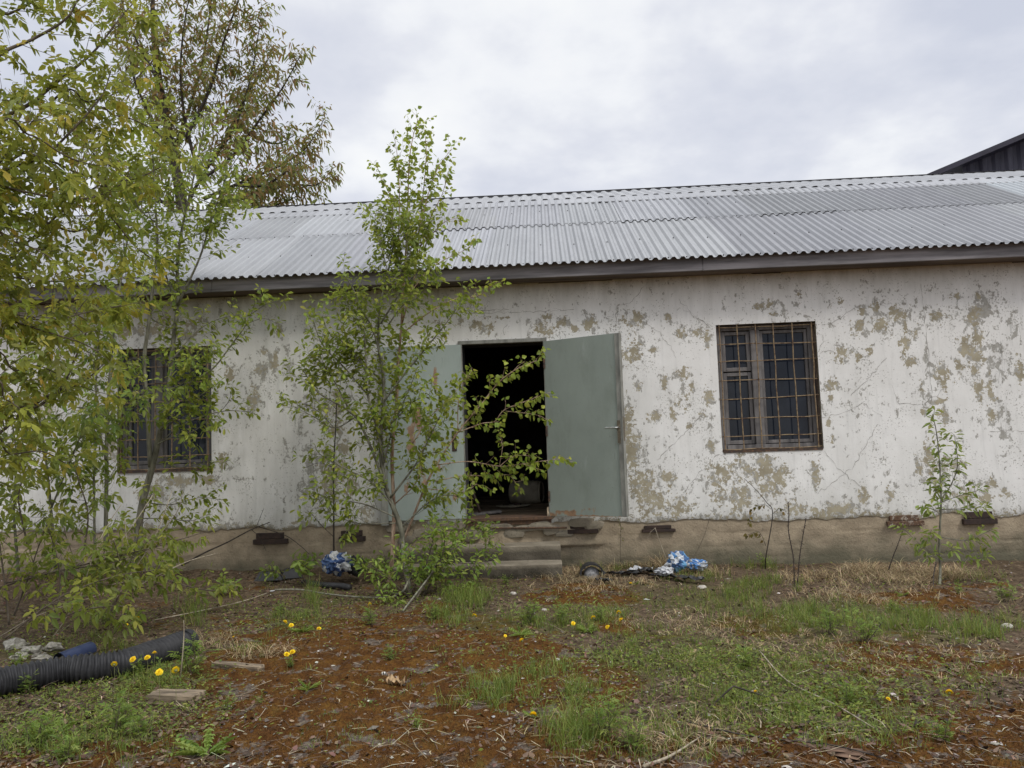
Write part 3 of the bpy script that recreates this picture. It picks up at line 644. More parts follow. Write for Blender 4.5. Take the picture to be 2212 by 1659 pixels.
mb = MB(); mb.box((px_[0]+.02, 2.0, .627), (px_[0]+.12, 2.08, .655), None, .006); part('scrap', mb, M_vent, tp); mb = MB(); mb.box((px_[0]-.15, 1.98, .627), (px_[0]-.06, 2.03, .64), None, .005); part('scrap', mb, M_vent, tp)
bd = P(1055, 1098, .9); mb = MB(); mb.box((bd[0]-.25, .78, .602), (bd[0]+.16, .98, .635), None, .01)
o = put('broken_board', mb.mesh('broken_board'), M_oldwood, None, (bd[0], .9, .60)); tag(o, 'grey broken board lying on the floor just inside the doorway', 'board'); o.rotation_euler = (0, -.08, .2)
mb = MB(); mb.tube([P(1016, 1020, .75), P(1022, 1065, .7), P(1037, 1106, .62)], [.016, .02, .022], 6)
tag(put('leaning_stick', mb.mesh('leaning_stick', True), M_vent, None, (-.9, .6, .6)), 'dark stick leaning by the left door jamb inside', 'stick')
# ------------------------------------------------------------------ ground
def Gv(u, v, dz=0.0):
    u = np.asarray(u, float); v = np.asarray(v, float)
    d = FWD*FPX + RGT*(u-IW/2)[:, None] + UPV*(IH/2-v)[:, None]
    z = np.zeros(len(u))
    for _ in range(6):
        p = CAM + d*((z+dz-CH)/d[:, 2])[:, None]; z = gz(p[:, 0], p[:, 1])
    p[:, 2] = z+dz; return p
def to_px(X, Y, Z):
    d = np.stack([X, Y+CD, Z-CH], -1); z = d@FWD; z = np.where(z < .3, .3, z)
    return IW/2+FPX*(d@RGT)/z, IH/2-FPX*(d@UPV)/z
MOSS = [(850,1500,380,130,1.2),(680,1600,320,90,1),(1100,1570,190,110,1),(980,1420,260,55,.9),(1250,1290,100,24,.9),(1640,1352,60,24,.9),(2010,1300,130,26,.8),(1980,1440,260,50,.75),(1560,1640,220,40,1),(2150,1590,170,80,.9),(1320,1480,70,50,.7),(640,1400,120,40,.7),(1730,1600,120,40,.5),(520,1540,120,50,.6),(1880,1500,140,45,.7),(1330,1350,50,20,.7)]
GRASS = [(1600,1440,170,70,1),(1750,1510,220,60,1),(1400,1420,120,60,.9),(1800,1340,260,45,.9),(1500,1290,160,40,.8),(2050,1370,150,35,.8),(330,1470,130,70,.8),(150,1400,200,80,.6),(120,1590,170,70,.5),(1130,1345,190,40,.8),(660,1350,100,40,.7),(1250,1560,110,90,.7),(1700,1560,200,50,.6),(420,1380,120,60,.5)]
def splat_px(lst, u, v):
    r = np.zeros(u.shape)
    for cx, cy, rx, ry, s in lst: r = np.maximum(r, s*np.exp(-(((u-cx)/rx)**2+((v-cy)/ry)**2)**1.2*.6))
    return r
def masks(X, Y):
    u, v = to_px(X, Y, gz(X, Y)); u = np.clip(u, -3000, 5000); v = np.clip(v, -500, 5000)
    inv = (Y < -5.4)
    nz = fbm(X*2.3, Y*2.3, 5, 31)-.5; n2 = fbm(X*6, Y*6, 4, 37)-.5
    mo = splat_px(MOSS, u, v); mo = np.where(inv, np.maximum(mo, .7), mo)
    gr = splat_px(GRASS, u, v)
    return np.clip(mo+nz*.9+n2*.5, 0, 1), np.clip(gr+nz*.6+n2*.4, 0, 1)
def relief(X, Y, mo):
    b1 = 1-np.abs(2*fbm(X*7.5, Y*7.5, 3, 51)-1)*1.6; b2 = fbm(X*22, Y*22, 3, 53); b3 = fbm(X*3, Y*3, 3, 55)
    cush = np.clip(b1, 0, 1)**2*(.35+.65*b2)
    return mo*.06*cush + (1-mo)*(.022*(fbm(X*14, Y*14, 3, 57)-.5)) + .05*(b3-.5), cush
fx = np.arange(-6.2, 6.4, .02); fy = np.arange(-6.7, .3, .02)
def outw(a0, sgn): 
    o = [a0]; s = .05
    while abs(o[-1]) < 400: o.append(o[-1]+sgn*s); s *= 1.35
    return np.array(o[1:])
gx = np.concatenate([outw(fx[0], -1)[::-1], fx, outw(fx[-1], 1)]); gy = np.concatenate([outw(fy[0], -1)[::-1], fy, outw(fy[-1], 1)])
X, Yg = np.meshgrid(gx, gy); mo, gr = masks(X, Yg); rl, cush = relief(X, Yg, mo)
fade = np.clip((7.5-np.abs(X))/1.5, 0, 1)*np.clip((Yg+8)/1, 0, 1)*np.clip((.5-Yg)/.3, 0, 1)
Zg = gz(X, Yg)+rl*fade
n, mm = X.shape; ii = np.arange(n*mm).reshape(n, mm)
me = raw_mesh('ground', np.stack([X, Yg, Zg], -1).reshape(-1, 3), np.stack([ii[:-1, :-1], ii[:-1, 1:], ii[1:, 1:], ii[1:, :-1]], -1).reshape(-1, 4), np.stack([mo, gr, cush], -1).reshape(-1, 3), True)
def ground_mat():
    M, t, b, o = newmat('mossy_ground'); p = pos(t); s = N('ShaderNodeSeparateColor', t); L(att(t).outputs[0], s.inputs[0], t)
    mo, gr, cu = s.outputs
    soil = ramp(noise(t, p, 16, 7, .7), [(.3, srgb(60, 50, 40)), (.5, srgb(92, 78, 62)), (.7, srgb(126, 109, 90))], t)
    moss = ramp(noise(t, p, 7, 7, .68), [(.3, srgb(68, 46, 27)), (.48, srgb(99, 66, 30)), (.62, srgb(114, 82, 37)), (.75, srgb(108, 96, 46))], t)
    moss = mixc(ramp(noise(t, p, 70, 4, .65), [(.35, .55), (.62, 0)], t), moss, srgb(48, 29, 18), t)
    grav = ramp(noise(t, p, 60, 5, .75), [(.32, srgb(64, 57, 50)), (.5, srgb(104, 96, 88)), (.66, srgb(146, 139, 130))], t)
    mf = ramp(mth('ADD', mo, mth('MULTIPLY', mth('SUBTRACT', noise(t, p, 14, 6, .7), .5), .9), t), [(.30, 0), (.45, 1)], t)
    gap = ramp(mth('ADD', cu, mth('MULTIPLY', mth('SUBTRACT', noise(t, p, 11, 6, .7), .5), 1.1), t), [(.03, 1), (.12, 0)], t)
    c = mixc(mf, soil, moss, t)
    c = mixc(mth('MULTIPLY', gap, mth('MULTIPLY', mf, .8, t), t), c, grav, t)
    gm = ramp(mth('ADD', gr, mth('MULTIPLY', mth('SUBTRACT', noise(t, p, 20, 5, .7), .5), 1.2), t), [(.45, 0), (.8, .55)], t)
    c = mixc(gm, c, ramp(noise(t, p, 40, 4, .6), [(.3, srgb(62, 66, 34)), (.7, srgb(96, 100, 52))], t), t)
    L(c, b.inputs['Base Color'], t); b.inputs['Roughness'].default_value = .95; b.inputs['Specular IOR Level'].default_value = .12
    bump(t, b, mth('ADD', noise(t, p, 55, 6, .7), noise(t, p, 160, 3, .7), t), .9, .012); return M
tag(put('ground', me, ground_mat()), 'rust brown mossy ground with gravel gaps in front of the building', 'ground', None, 'structure')
def ground_z(P_):
    mo_, _ = masks(P_[:, 0], P_[:, 1]); r_, _ = relief(P_[:, 0], P_[:, 1], mo_); return gz(P_[:, 0], P_[:, 1])+r_

# ------------------------------------------------------------------ scatter builders
def unit(a): return a/(np.linalg.norm(a, axis=-1, keepdims=True)+1e-12)
OV = ((.28, .5), (.66, .33)); LA = ((.34, .42), (.70, .30)); OB = ((.35, .36), (.72, .46))
def leaf_arrays(B, D, Nn, Ln, Wd, shape=OV, fold=.25, droop=.12):
    D = unit(D); S = unit(np.cross(D, Nn)); U = np.cross(S, D); Ln = Ln[:, None]; Wd = Wd[:, None]
    (a1, w1), (a2, w2) = shape; g = np.array([0, 0, -1.])
    v = [B, B+D*Ln*a1-S*Wd*w1+U*Wd*w1*fold+g*Ln*droop*a1**2, B+D*Ln*a2-S*Wd*w2+U*Wd*w2*fold+g*Ln*droop*a2**2, B+D*Ln+g*Ln*droop,
         B+D*Ln*a2+S*Wd*w2+U*Wd*w2*fold+g*Ln*droop*a2**2, B+D*Ln*a1+S*Wd*w1+U*Wd*w1*fold+g*Ln*droop*a1**2]
    V = np.stack(v, 1).reshape(-1, 3); n = len(B); k = np.arange(n)[:, None]*6
    F = np.concatenate([k+np.array([[0, 1, 2, 3]]), k+np.array([[0, 3, 4, 5]])]); return V, F
def pick(cols, n, rng, jit=.12, wts=None):
    c = np.array([srgb(*q) for q in cols]); i = rng.choice(len(c), n, p=wts); return np.clip(c[i]*(1+rng.normal(0, jit, (n, 1)))*(1+rng.normal(0, jit*.35, (n, 3))), .003, 1)
def smooth_poly(pts, k=5):
    p = np.asarray(pts, float)
    if len(p) < 3: return np.array([p[0]+(p[-1]-p[0])*t for t in np.linspace(0, 1, k+1)])
    q = np.concatenate([[2*p[0]-p[1]], p, [2*p[-1]-p[-2]]]); out = []
    for i in range(1, len(q)-2):
        a, b, c, d = q[i-1:i+3]
        for t in np.arange(k)/k: out.append(.5*((2*b)+(-a+c)*t+(2*a-5*b+4*c-d)*t*t+(-a+3*b-3*c+d)*t**3))
    out.append(p[-1]); return np.array(out)
def S(px, Y0, Y1=None):
    Y1 = Y0 if Y1 is None else Y1; n = len(px); return [P(x, y, Y0+(Y1-Y0)*i/max(1, n-1)) for i, (x, y) in enumerate(px)]
def grow(p, d, Ln, n, rng, wob, up):
    pts = [p]; d = np.array(d, float)
    for i in range(n):
        d = d+rng.normal(0, wob, 3)+np.array([0, 0, up]); d /= np.linalg.norm(d); p = p+d*Ln/n; pts.append(p)
    return np.array(pts)
def along(pts, t):
    L_ = np.concatenate([[0], np.cumsum(np.linalg.norm(np.diff(pts, axis=0), axis=1))]); s = t*L_[-1]
    i = min(len(pts)-2, int(np.searchsorted(L_, s, 'right')-1)); f = (s-L_[i])/(L_[i+1]-L_[i]+1e-9)
    return pts[i]+(pts[i+1]-pts[i])*f, unit(pts[i+1]-pts[i])
def plen(pts): return float(np.linalg.norm(np.diff(pts, axis=0), axis=1).sum())
def leaf_nodes(pts, sp, rng, t0=.1):
    n = max(2, int(plen(pts)*(1-t0)/sp)); out = []; ph = rng.rand()*6.28
    for i in range(n):
        p, T = along(pts, t0+(1-t0)*(i+rng.uniform(.2, .8))/n); a = ph+i*2.4+rng.normal(0, .4)
        u = unit(np.cross(T, [0.2, .1, 1.])); w = np.cross(T, u); out.append((p, T, u*math.cos(a)+w*math.sin(a)))
    p, T = along(pts, .999); out.append((p, T, unit(rng.normal(0, 1, 3))))
    return out
def make_foliage(nodes, rng, o):
    B, D, Nn, Ln, Wd, Cc = [], [], [], [], [], []
    for p, T, r in nodes:
        d = unit(T*o.get('fwd', .5)+r*.9+np.array([0, 0, -o.get('hang', .3)])+rng.normal(0, .25, 3)); nl = o.get('comp', 1)
        nrm = unit(np.array([0, 0, 1.])*o.get('flat', .8)+rng.normal(0, .55, 3)+np.array([0, -.25, 0])); s = unit(np.cross(d, nrm)); c = pick(o['cols'], 1, rng, o.get('jit', .15), o.get('w'))[0]
        pl = o['len']*rng.uniform(.7, 1.25)
        if nl == 1:
            B.append(p+d*pl*.2); D.append(d); Nn.append(nrm); Ln.append(pl); Wd.append(pl*o['wid']); Cc.append(c)
        else:
            st = o['len']*rng.uniform(.3, .7)
            for k in range(nl if rng.rand() < .7 else max(3, nl-2)):
                if k == 0: b = p+d*(st+pl*.65); dd = d
                else:
                    q = (k+1)//2; sg = 1 if k % 2 else -1; b = p+d*(st+pl*(.65-.42*q)); dd = unit(d*.55+s*sg*.85+rng.normal(0, .12, 3))
                B.append(b); D.append(unit(dd+np.array([0, 0, -o.get('hang', .3)*.6]))); Nn.append(unit(nrm+rng.normal(0, .25, 3))); l_ = pl*(1.05 if k == 0 else rng.uniform(.75, 1)); Ln.append(l_); Wd.append(l_*o['wid']); Cc.append(c*rng.uniform(.85, 1.15))
    V, F = leaf_arrays(np.array(B), np.array(D), np.array(Nn), np.array(Ln), np.array(Wd), o.get('shape', OV), o.get('fold', .25), o.get('droop', .15))
    return V, F, np.repeat(np.array(Cc), 6, axis=0)
M_leaf = leafmat('leaf', .45); M_leafn = leafmat('young_leaf', .45)
def bark(name, a, b): return simple(name, srgb(*a), srgb(*b), .85, 30, (1, 1, .25), .4, .003)
M_barkg = bark('grey_green_bark', (84, 82, 70), (132, 130, 114)); M_barkd = bark('dark_bark', (40, 36, 32), (72, 64, 56)); M_barkb = bark('pinkish_birch_bark', (120, 92, 74), (196, 172, 150)); M_barkm = bark('brown_bark', (66, 58, 48), (104, 94, 80)); M_dry = bark('pale_dry_stalk', (120, 108, 90), (178, 168, 148))
NT = {}
def plant(name, label, cat, stems, o, seed, org=None, group=None, bark=None, wood='trunk', crown='crown', mat=None, extra=None):
    """stems: (points, r0, r1, options)"""
    rng = np.random.RandomState(seed); w = MB(); nodes = []
    for pts, r0, r1, so_ in stems:
        q = dict(o); q.update(so_); pts = smooth_poly(pts, 6); Ls = plen(pts)
        w.tube(pts, np.linspace(r0, r1, len(pts)), q.get('sides', 6))
        t0 = q.get('t0', .15); n1 = int(Ls*(1-t0)*q['n1']+.5)
        if q.get('tip', True): nodes += [x for x in leaf_nodes(pts, q['sp'], rng, max(t0, q.get('tl', .6)))]
        ph = rng.rand()*6.28
        for i in range(n1):
            t = t0+(1-t0)*(i+rng.uniform(.1, .9))/n1; p, T = along(pts, t); a = ph+i*2.4+rng.normal(0, .5)
            u = unit(np.cross(T, [.31, .17, 1.])); v = np.cross(T, u); side = u*math.cos(a)+v*math.sin(a)*q.get('yz', 1.)
            an = R(q.get('ang', 50))*rng.uniform(.75, 1.25); d = T*math.cos(an)+side*math.sin(an)
            l1 = q['l1']*rng.uniform(.5, 1.2)*(1-q.get('tap', .5)*t); ns = 6
            b1 = grow(p, d, l1, ns, rng, q.get('wob', .13), q.get('up', .05)); rr = min(r0+(r1-r0)*t, max(.0025, l1*.011))*.9
            w.tube(b1, np.linspace(rr, max(.0012, rr*.3), ns+1), 4, False)
            nodes += leaf_nodes(b1, q['sp'], rng, .35 if q['n2'] else .12)
            for j in range(int(l1*q['n2']+rng.rand())):
                p2, T2 = along(b1, rng.uniform(.2, .95)); d2 = unit(T2*.7+unit(rng.normal(0, 1, 3))*.8)
                b2 = grow(p2, d2, q['l2']*rng.uniform(.5, 1.2), 4, rng, .16, q.get('up', .05)*1.2)
                w.tube(b2, np.linspace(max(.0012, rr*.4), .001, 5), 3, False); nodes += leaf_nodes(b2, q['sp'], rng, .1)
    if org is None: org = np.asarray(stems[0][0][0])
    org = np.array(org, float)
    root = thing(name, label, cat, org, group)
    part(wood, w, bark or M_barkm, root, True)
    if nodes:
        V, F, c = make_foliage(nodes, rng, o); put(crown, raw_mesh(crown, V, F, c), mat or M_leaf, root)
    NT[name] = NT.get(name, 0)+len(nodes)
    return root
# ------------------------------------------------------------------ trees
GY_ = [(128,134,54),(146,148,58),(108,118,50),(160,156,64),(120,128,60),(168,150,60)]
GN_ = [(120,136,54),(138,152,62),(102,118,50),(154,162,70),(112,126,60)]
GM_ = [(100,120,52),(118,134,58),(82,104,46),(136,144,62),(106,118,54)]
# big ash-leaved maple whose branches reach in from the left, near the camera
tx = P(-330, 1200, -4.2)[0]; tb = np.array([tx, -4.2, float(gz(tx, -4.2))])
tk = [tb, tb+[.06, 0, 1.2], tb+[.02, .05, 2.6], tb+[.15, .0, 4.4]]
def mb_(px, z, Ya, Yb, r=.014, **k):
    a = tb+[.05, 0, z]; return ([a]+S(px, Ya, Yb), r, .0035, k)
mst = [(tk, .10, .05, dict(n1=0, tip=False, sides=10)),
 mb_([(-60,190),(0,118),(70,85),(140,43),(167,0),(190,-60)], 2.6, -4.6, -4.2, .016), mb_([(-60,320),(0,260),(67,223),(117,182),(180,132),(213,100),(253,47),(293,0),(330,-50)], 2.4, -4.4, -3.7, .018),
 mb_([(-60,430),(0,373),(93,337),(160,277),(207,223),(227,193),(240,150)], 2.0, -4.3, -3.9, .014), mb_([(-60,390),(0,402),(67,417),(133,428),(197,427),(253,403),(300,370)], 1.9, -4.4, -3.8, .012),
 mb_([(0,373),(97,347),(167,373),(233,388),(290,387),(350,360)], 2.0, -4.2, -3.6, .011), mb_([(-50,600),(0,596),(100,607),(200,607),(307,599)], 1.5, -4.5, -3.8, .009),
 mb_([(-50,676),(0,681),(107,691),(200,672),(260,660)], 1.4, -4.6, -4.0, .008), mb_([(-40,670),(0,684),(100,717),(167,737),(215,760)], 1.35, -4.7, -4.3, .008),
 mb_([(-40,900),(72,881),(113,856),(187,819),(240,770)], .8, -3.6, -3.2, .018), mb_([(60,885),(127,846),(157,786),(193,702),(215,640)], .85, -3.5, -3.2, .014),
 mb_([(-60,480),(10,455),(90,478),(160,500),(210,480)], 1.8, -3.9, -3.5, .02), mb_([(-60,520),(20,520),(90,545),(150,590)], 1.7, -4.7, -4.5, .008),
 mb_([(-60,60),(20,30),(90,-10),(120,-60)], 2.9, -4.4, -4.2, .012), mb_([(-40,780),(30,800),(80,790),(130,810)], 1.1, -4.4, -4.1, .007), mb_([(-40,960),(20,980),(90,975),(140,1000)], .6, -4.2, -3.9, .008), mb_([(-40,850),(10,862),(40,880)], .9, -5.1, -5.1, .006), mb_([(-30,300),(60,290),(130,330),(170,350)], 2.2, -4.9, -4.5, .008),
 mb_([(180,420),(240,470),(290,530),(330,560)], 1.9, -3.9, -3.4, .008), mb_([(160,277),(250,250),(330,280),(380,330)], 2.1, -3.7, -3.3, .009), mb_([(100,230),(190,220),(270,190),(340,120)], 2.3, -4.0, -3.4, .010), mb_([(-30,560),(60,640),(130,660),(200,700)], 1.5, -4.0, -3.6, .008)]
plant('ash_leaved_maple', 'large yellow-green maple with long branches reaching in from the left edge', 'tree', mst, dict(n1=8.0, l1=.46, n2=4.8, l2=.22, sp=.052, len=.062, wid=.60, comp=5, cols=GY_, w=[.24,.2,.2,.12,.17,.07], hang=.28, flat=.8, shape=LA, droop=.2, t0=.34, tap=.4, up=.0, ang=48, tl=.5), 21, tb, None, M_barkm)
# tree behind the building with hanging brown seed bunches
BY = 8.5; b0 = P(400, 560, BY)
bst = [([np.array([b0[0], BY, 0.]), b0+[-.1, 0, -1.5], P(395, 470, BY), P(372, 330, BY), P(345, 180, BY), P(330, 40, BY), P(335, -60, BY)], .2, .03, dict(sides=8, t0=.5))]
for px, dY in [([(395,470),(425,400),(470,330),(510,270),(545,150),(566,20)], 0), ([(430,390),(500,340),(560,260),(610,190),(653,112)], -1), ([(440,430),(530,390),(600,360),(660,320),(700,258)], .6), ([(450,445),(540,425),(620,400),(680,400),(708,378)], -.6), ([(372,330),(410,230),(440,120),(455,10),(460,-40)], .8), ([(400,300),(450,200),(480,100),(515,0),(530,-40)], -.8), ([(372,330),(330,260),(290,170),(270,60),(260,-20)], .5), ([(395,470),(330,420),(260,370),(200,330),(150,250)], -.5), ([(380,440),(300,430),(220,420),(140,440)], .7), ([(345,180),(300,100),(270,20)], -.7), ([(510,270),(560,300),(600,310),(640,290)], 1.), ([(480,320),(520,230),(560,160),(590,110)], 1.2), ([(470,440),(530,450),(590,445),(640,425)], -.4), ([(430,380),(400,260),(390,150),(400,40),(415,-30)], -.2), ([(440,460),(500,462),(540,470),(575,478)], -1.2), ([(510,400),(570,400),(620,370),(650,350)], -1.4)]:
    bst.append((S(px, BY+dY*.4, BY+dY), .045, .008, dict(t0=.15)))
plant('seeding_maple', 'tall maple behind the building with drooping leaves and brown seed bunches', 'tree', bst, dict(n1=9.0, l1=.80, n2=6.4, l2=.38, sp=.054, len=.15, wid=.38, comp=1, cols=[(106,114,62),(122,126,68),(90,100,56),(126,94,66),(112,80,58),(140,108,72),(84,90,54)], w=[.17,.14,.10,.23,.17,.13,.06], hang=.85, flat=.4, shape=LA, droop=.3, ang=42, tap=.5, up=.03, tl=.3, jit=.18), 22, (b0[0], BY, 0), None, M_barkd)
# slender young tree in front of the left window
A0 = G(300, 1185); Ya = -.75
ast = [([P(296, 1200, Ya)]+S([(305,1099),(328,1012),(347,929),(363,862),(370,779),(377,712),(385,646),(383,579),(392,500),(410,420),(430,330),(445,250)], Ya, Ya+.1), .040, .006, dict(t0=.40)),
 (S([(325,1009),(318,879),(312,779),(320,706),(333,596),(340,520),(335,430),(330,330),(325,240)], Ya, Ya-.3), .026, .005, dict(t0=.40)),
 (S([(383,660),(430,560),(455,480),(490,380),(520,330)], Ya, Ya-.3), .014, .003, dict(t0=.25)), (S([(383,670),(360,600),(342,545),(335,500),(300,400),(280,330)], Ya, Ya+.2), .012, .003, dict(t0=.35)),
 (S([(372,850),(420,820),(460,796),(500,745),(533,699),(550,656),(552,640)], Ya, Ya+.15), .012, .003, dict(t0=.45, n1=9, l1=.22)), (S([(533,699),(570,688),(600,700)], Ya+.1), .005, .002, dict(n1=9, l1=.12)), (S([(540,680),(580,655),(615,650)], Ya+.1), .005, .002, dict(n1=9, l1=.12)),
 (S([(340,960),(400,915),(477,889),(533,889),(552,892)], Ya, Ya+.45), .010, .002, dict(t0=.6, n1=4, l1=.12)), (S([(470,895),(492,870),(505,835)], Ya+.1), .004, .002, dict(n1=7, l1=.12)),
 (S([(347,929),(390,880),(410,830),(430,790)], Ya-.1, Ya-.4), .010, .003, dict(t0=.1, n1=10, l1=.3)), (S([(363,862),(400,800),(440,760),(470,760)], Ya-.1, Ya-.3), .009, .003, dict(t0=.2, n1=10, l1=.25)), (S([(340,960),(380,940),(420,930),(460,900)], Ya-.2, Ya-.35), .008, .003, dict(t0=.1, n1=10, l1=.25)),
 (S([(372,860),(395,825),(420,790),(425,760)], Ya-.15, Ya-.4), .008, .003, dict(t0=.1, n1=14, l1=.25)), (S([(360,900),(400,870),(440,850),(465,830)], Ya-.15, Ya-.4), .008, .003, dict(t0=.1, n1=14, l1=.25)), (S([(350,930),(390,900),(420,890),(450,880)], Ya-.15, Ya-.35), .008, .003, dict(t0=.1, n1=12, l1=.22)), (S([(400,470),(380,400),(360,350),(340,300)], Ya, Ya-.2), .008, .003, dict(t0=.1)), (S([(392,520),(440,500),(470,480),(480,460)], Ya, Ya-.2), .008, .003, dict(t0=.1)), (S([(335,480),(300,450),(280,400),(260,380)], Ya-.2, Ya-.4), .008, .003, dict(t0=.1)),
 (S([(370,780),(420,720),(470,690),(520,680)], Ya, Ya+.2), .009, .003, dict(t0=.2, n1=9, l1=.22)), (S([(330,1000),(390,1010),(440,1000),(480,1000)], Ya, Ya-.1), .006, .002, dict(t0=.2, n1=8, l1=.18)),
 (S([(309,1085),(370,1090),(430,1075),(480,1080)], Ya, Ya+.2), .008, .002, dict(t0=.3, n1=9, l1=.2)), (S([(300,1120),(360,1120),(410,1125),(440,1115)], Ya, Ya+.2), .007, .002, dict(t0=.3, n1=8, l1=.18)),
 (S([(318,879),(290,840),(270,800),(262,760)], Ya, Ya-.2), .008, .003, dict(t0=.1, n1=9, l1=.25)), (S([(318,900),(280,890),(250,900)], Ya, Ya-.2), .007, .003, dict(t0=.1, n1=9, l1=.25)), (S([(377,712),(330,690),(300,650),(270,620)], Ya, Ya-.2), .008, .003, dict(t0=.2, n1=8, l1=.2)), (S([(383,600),(350,560),(310,560)], Ya, Ya-.1), .006, .003, dict(t0=.2, n1=8, l1=.2)), (S([(410,420),(460,440),(500,430),(540,440)], Ya, Ya-.2), .007, .003, dict(t0=.1, n1=9, l1=.3)), (S([(335,430),(290,440),(250,470),(200,500)], Ya, Ya-.2), .007, .003, dict(t0=.1, n1=9, l1=.3))]
plant('bird_cherry_tree', 'slender grey stemmed young tree growing in front of the left barred window', 'tree', ast, dict(n1=12, l1=.42, n2=11, l2=.17, sp=.026, len=.074, wid=.48, cols=GN_, hang=.2, flat=.9, shape=OB, droop=.2, ang=48, tap=.45, up=.06, tl=.5), 23, A0, None, M_barkg)
# stems left of the window
cst = [(S([(228,1190),(230,1029),(231,929),(240,779),(248,696),(262,600),(275,520),(280,440)], -1.3, -1.2), .022, .005, dict(t0=.1)), (S([(230,1000),(210,905),(208,830),(212,740),(225,640)], -1.3, -1.5), .014, .004, dict(t0=.1)), (S([(205,1190),(203,1050),(205,960),(200,880)], -1.7, -1.8), .012, .004, dict(t0=.2)), (S([(120,1230),(110,1100),(95,960),(75,860),(60,760)], -1.9, -2.), .016, .004, dict(t0=.1)), (S([(110,1100),(150,1000),(180,930),(200,900)], -1.9, -2.2), .010, .003, dict(t0=.2)), (S([(40,1240),(30,1100),(35,980),(20,880)], -2.1, -2.3), .014, .004, dict(t0=.1)), (S([(230,950),(270,900),(300,870),(320,830)], -1.4, -1.6), .010, .003, dict(t0=.2)), (S([(240,780),(190,760),(150,740),(110,770)], -1.3, -1.7), .009, .003, dict(t0=.2)), (S([(231,900),(170,880),(120,900),(70,930)], -1.4, -1.9), .009, .003, dict(t0=.2))]
plant('ash_leaved_maple', 'clump of thin grey maple stems between the left window and the frame edge', 'tree', cst, dict(n1=9, l1=.45, n2=5.5, l2=.2, sp=.048, len=.070, wid=.58, comp=3, cols=GM_, hang=.5, flat=.7, shape=LA, droop=.25, ang=50, up=.02), 24, G(215, 1225), None, M_barkg)
# birch and bird cherry in front of the left door leaf
Yb = -.95
bs = [([G(838, 1262)]+S([(846,1220),(849,1160),(851,1100),(847,984),(857,867),(859,800),(866,720),(872,620),(878,520),(881,440),(884,349),(893,292),(903,256)], Yb, Yb), .027, .0025, dict(t0=.38, l1=.30)),
 (S([(868,700),(895,600),(905,500),(916,400),(921,325),(915,269)], Yb, Yb+.1), .010, .0022, dict(t0=.2, l1=.22)), (S([(872,640),(862,520),(863,429),(860,355),(853,299)], Yb, Yb-.15), .009, .0022, dict(t0=.2, l1=.20)), (S([(870,650),(850,520),(846,435),(826,389),(813,355)], Yb, Yb-.1), .009, .0022, dict(t0=.3, l1=.16)), (S([(905,500),(925,420),(945,365),(960,342),(976,322)], Yb, Yb+.1), .006, .002, dict(t0=.1, l1=.16)), (S([(900,560),(930,470),(955,420),(968,370)], Yb, Yb-.2), .006, .002, dict(t0=.1, l1=.16)),
 (S([(880,640),(920,590),(953,565),(1000,542),(1030,522)], Yb, Yb-.1), .007, .002, dict(t0=.2, l1=.15)), (S([(878,560),(920,520),(960,480),(990,470)], Yb, Yb), .007, .002, dict(t0=.2, l1=.2)), (S([(870,720),(920,680),(976,649),(1033,639),(1073,609)], Yb, Yb-.1), .008, .002, dict(t0=.3, l1=.15)),
 (S([(858,1190),(879,1150),(919,1050),(946,1000),(989,934),(1039,874),(1079,824),(1120,795),(1160,778)], Yb, Yb-.15), .015, .0022, dict(t0=.35, l1=.20)),
 (S([(989,934),(1040,915),(1069,910),(1092,884),(1162,857),(1189,847)], Yb-.1, Yb-.3), .006, .0018, dict(n2=2, t0=.1, l1=.13)), (S([(1092,888),(1130,892),(1165,898),(1182,908)], Yb-.2, Yb-.3), .004, .0015, dict(n2=2, t0=.1, l1=.09)), (S([(946,1004),(1012,997),(1079,1007),(1129,1002),(1179,995),(1229,990)], Yb, Yb-.25), .007, .0018, dict(n2=2, t0=.25, l1=.13)), (S([(1079,1007),(1110,985),(1150,985)], Yb-.2), .004, .0015, dict(n2=2, t0=.1, l1=.1)), (S([(1129,1002),(1160,1012),(1175,1020)], Yb-.2), .003, .0015, dict(n2=2, t0=.1, l1=.06)), (S([(940,1040),(1006,1027),(1066,1030),(1099,1027),(1126,1060)], Yb, Yb-.1), .006, .0018, dict(n2=2, t0=.2, l1=.13)), (S([(1079,1005),(1085,965),(1078,935)], Yb-.2), .003, .0015, dict(n2=2, t0=.1, l1=.08)), (S([(919,1055),(960,1060),(1000,1065),(1030,1045)], Yb, Yb-.2), .006, .002, dict(t0=.2, l1=.15)),
 (S([(989,930),(990,870),(1000,830),(1020,800)], Yb-.1, Yb-.2), .006, .002, dict(t0=.2, l1=.18)), (S([(890,960),(930,900),(980,850),(1010,810)], Yb, Yb+.1), .007, .002, dict(t0=.1, l1=.2)), (S([(852,1090),(900,1040),(910,980),(930,930)], Yb, Yb-.3), .007, .002, dict(t0=.1, l1=.22))]
plant('birch_tree', 'young birch with slim pinkish trunk in front of the left door leaf', 'tree', bs, dict(n1=14, l1=.26, n2=8, l2=.12, sp=.030, len=.056, wid=.80, cols=[(128,146,54),(146,158,62),(112,130,50),(158,166,70),(120,136,58)], hang=.55, flat=.4, shape=OV, droop=.15, ang=44, tap=.3, up=.05, tl=.25, fold=.18), 25, G(838, 1262), None, M_barkb, mat=M_leafn)
Yc = -1.15
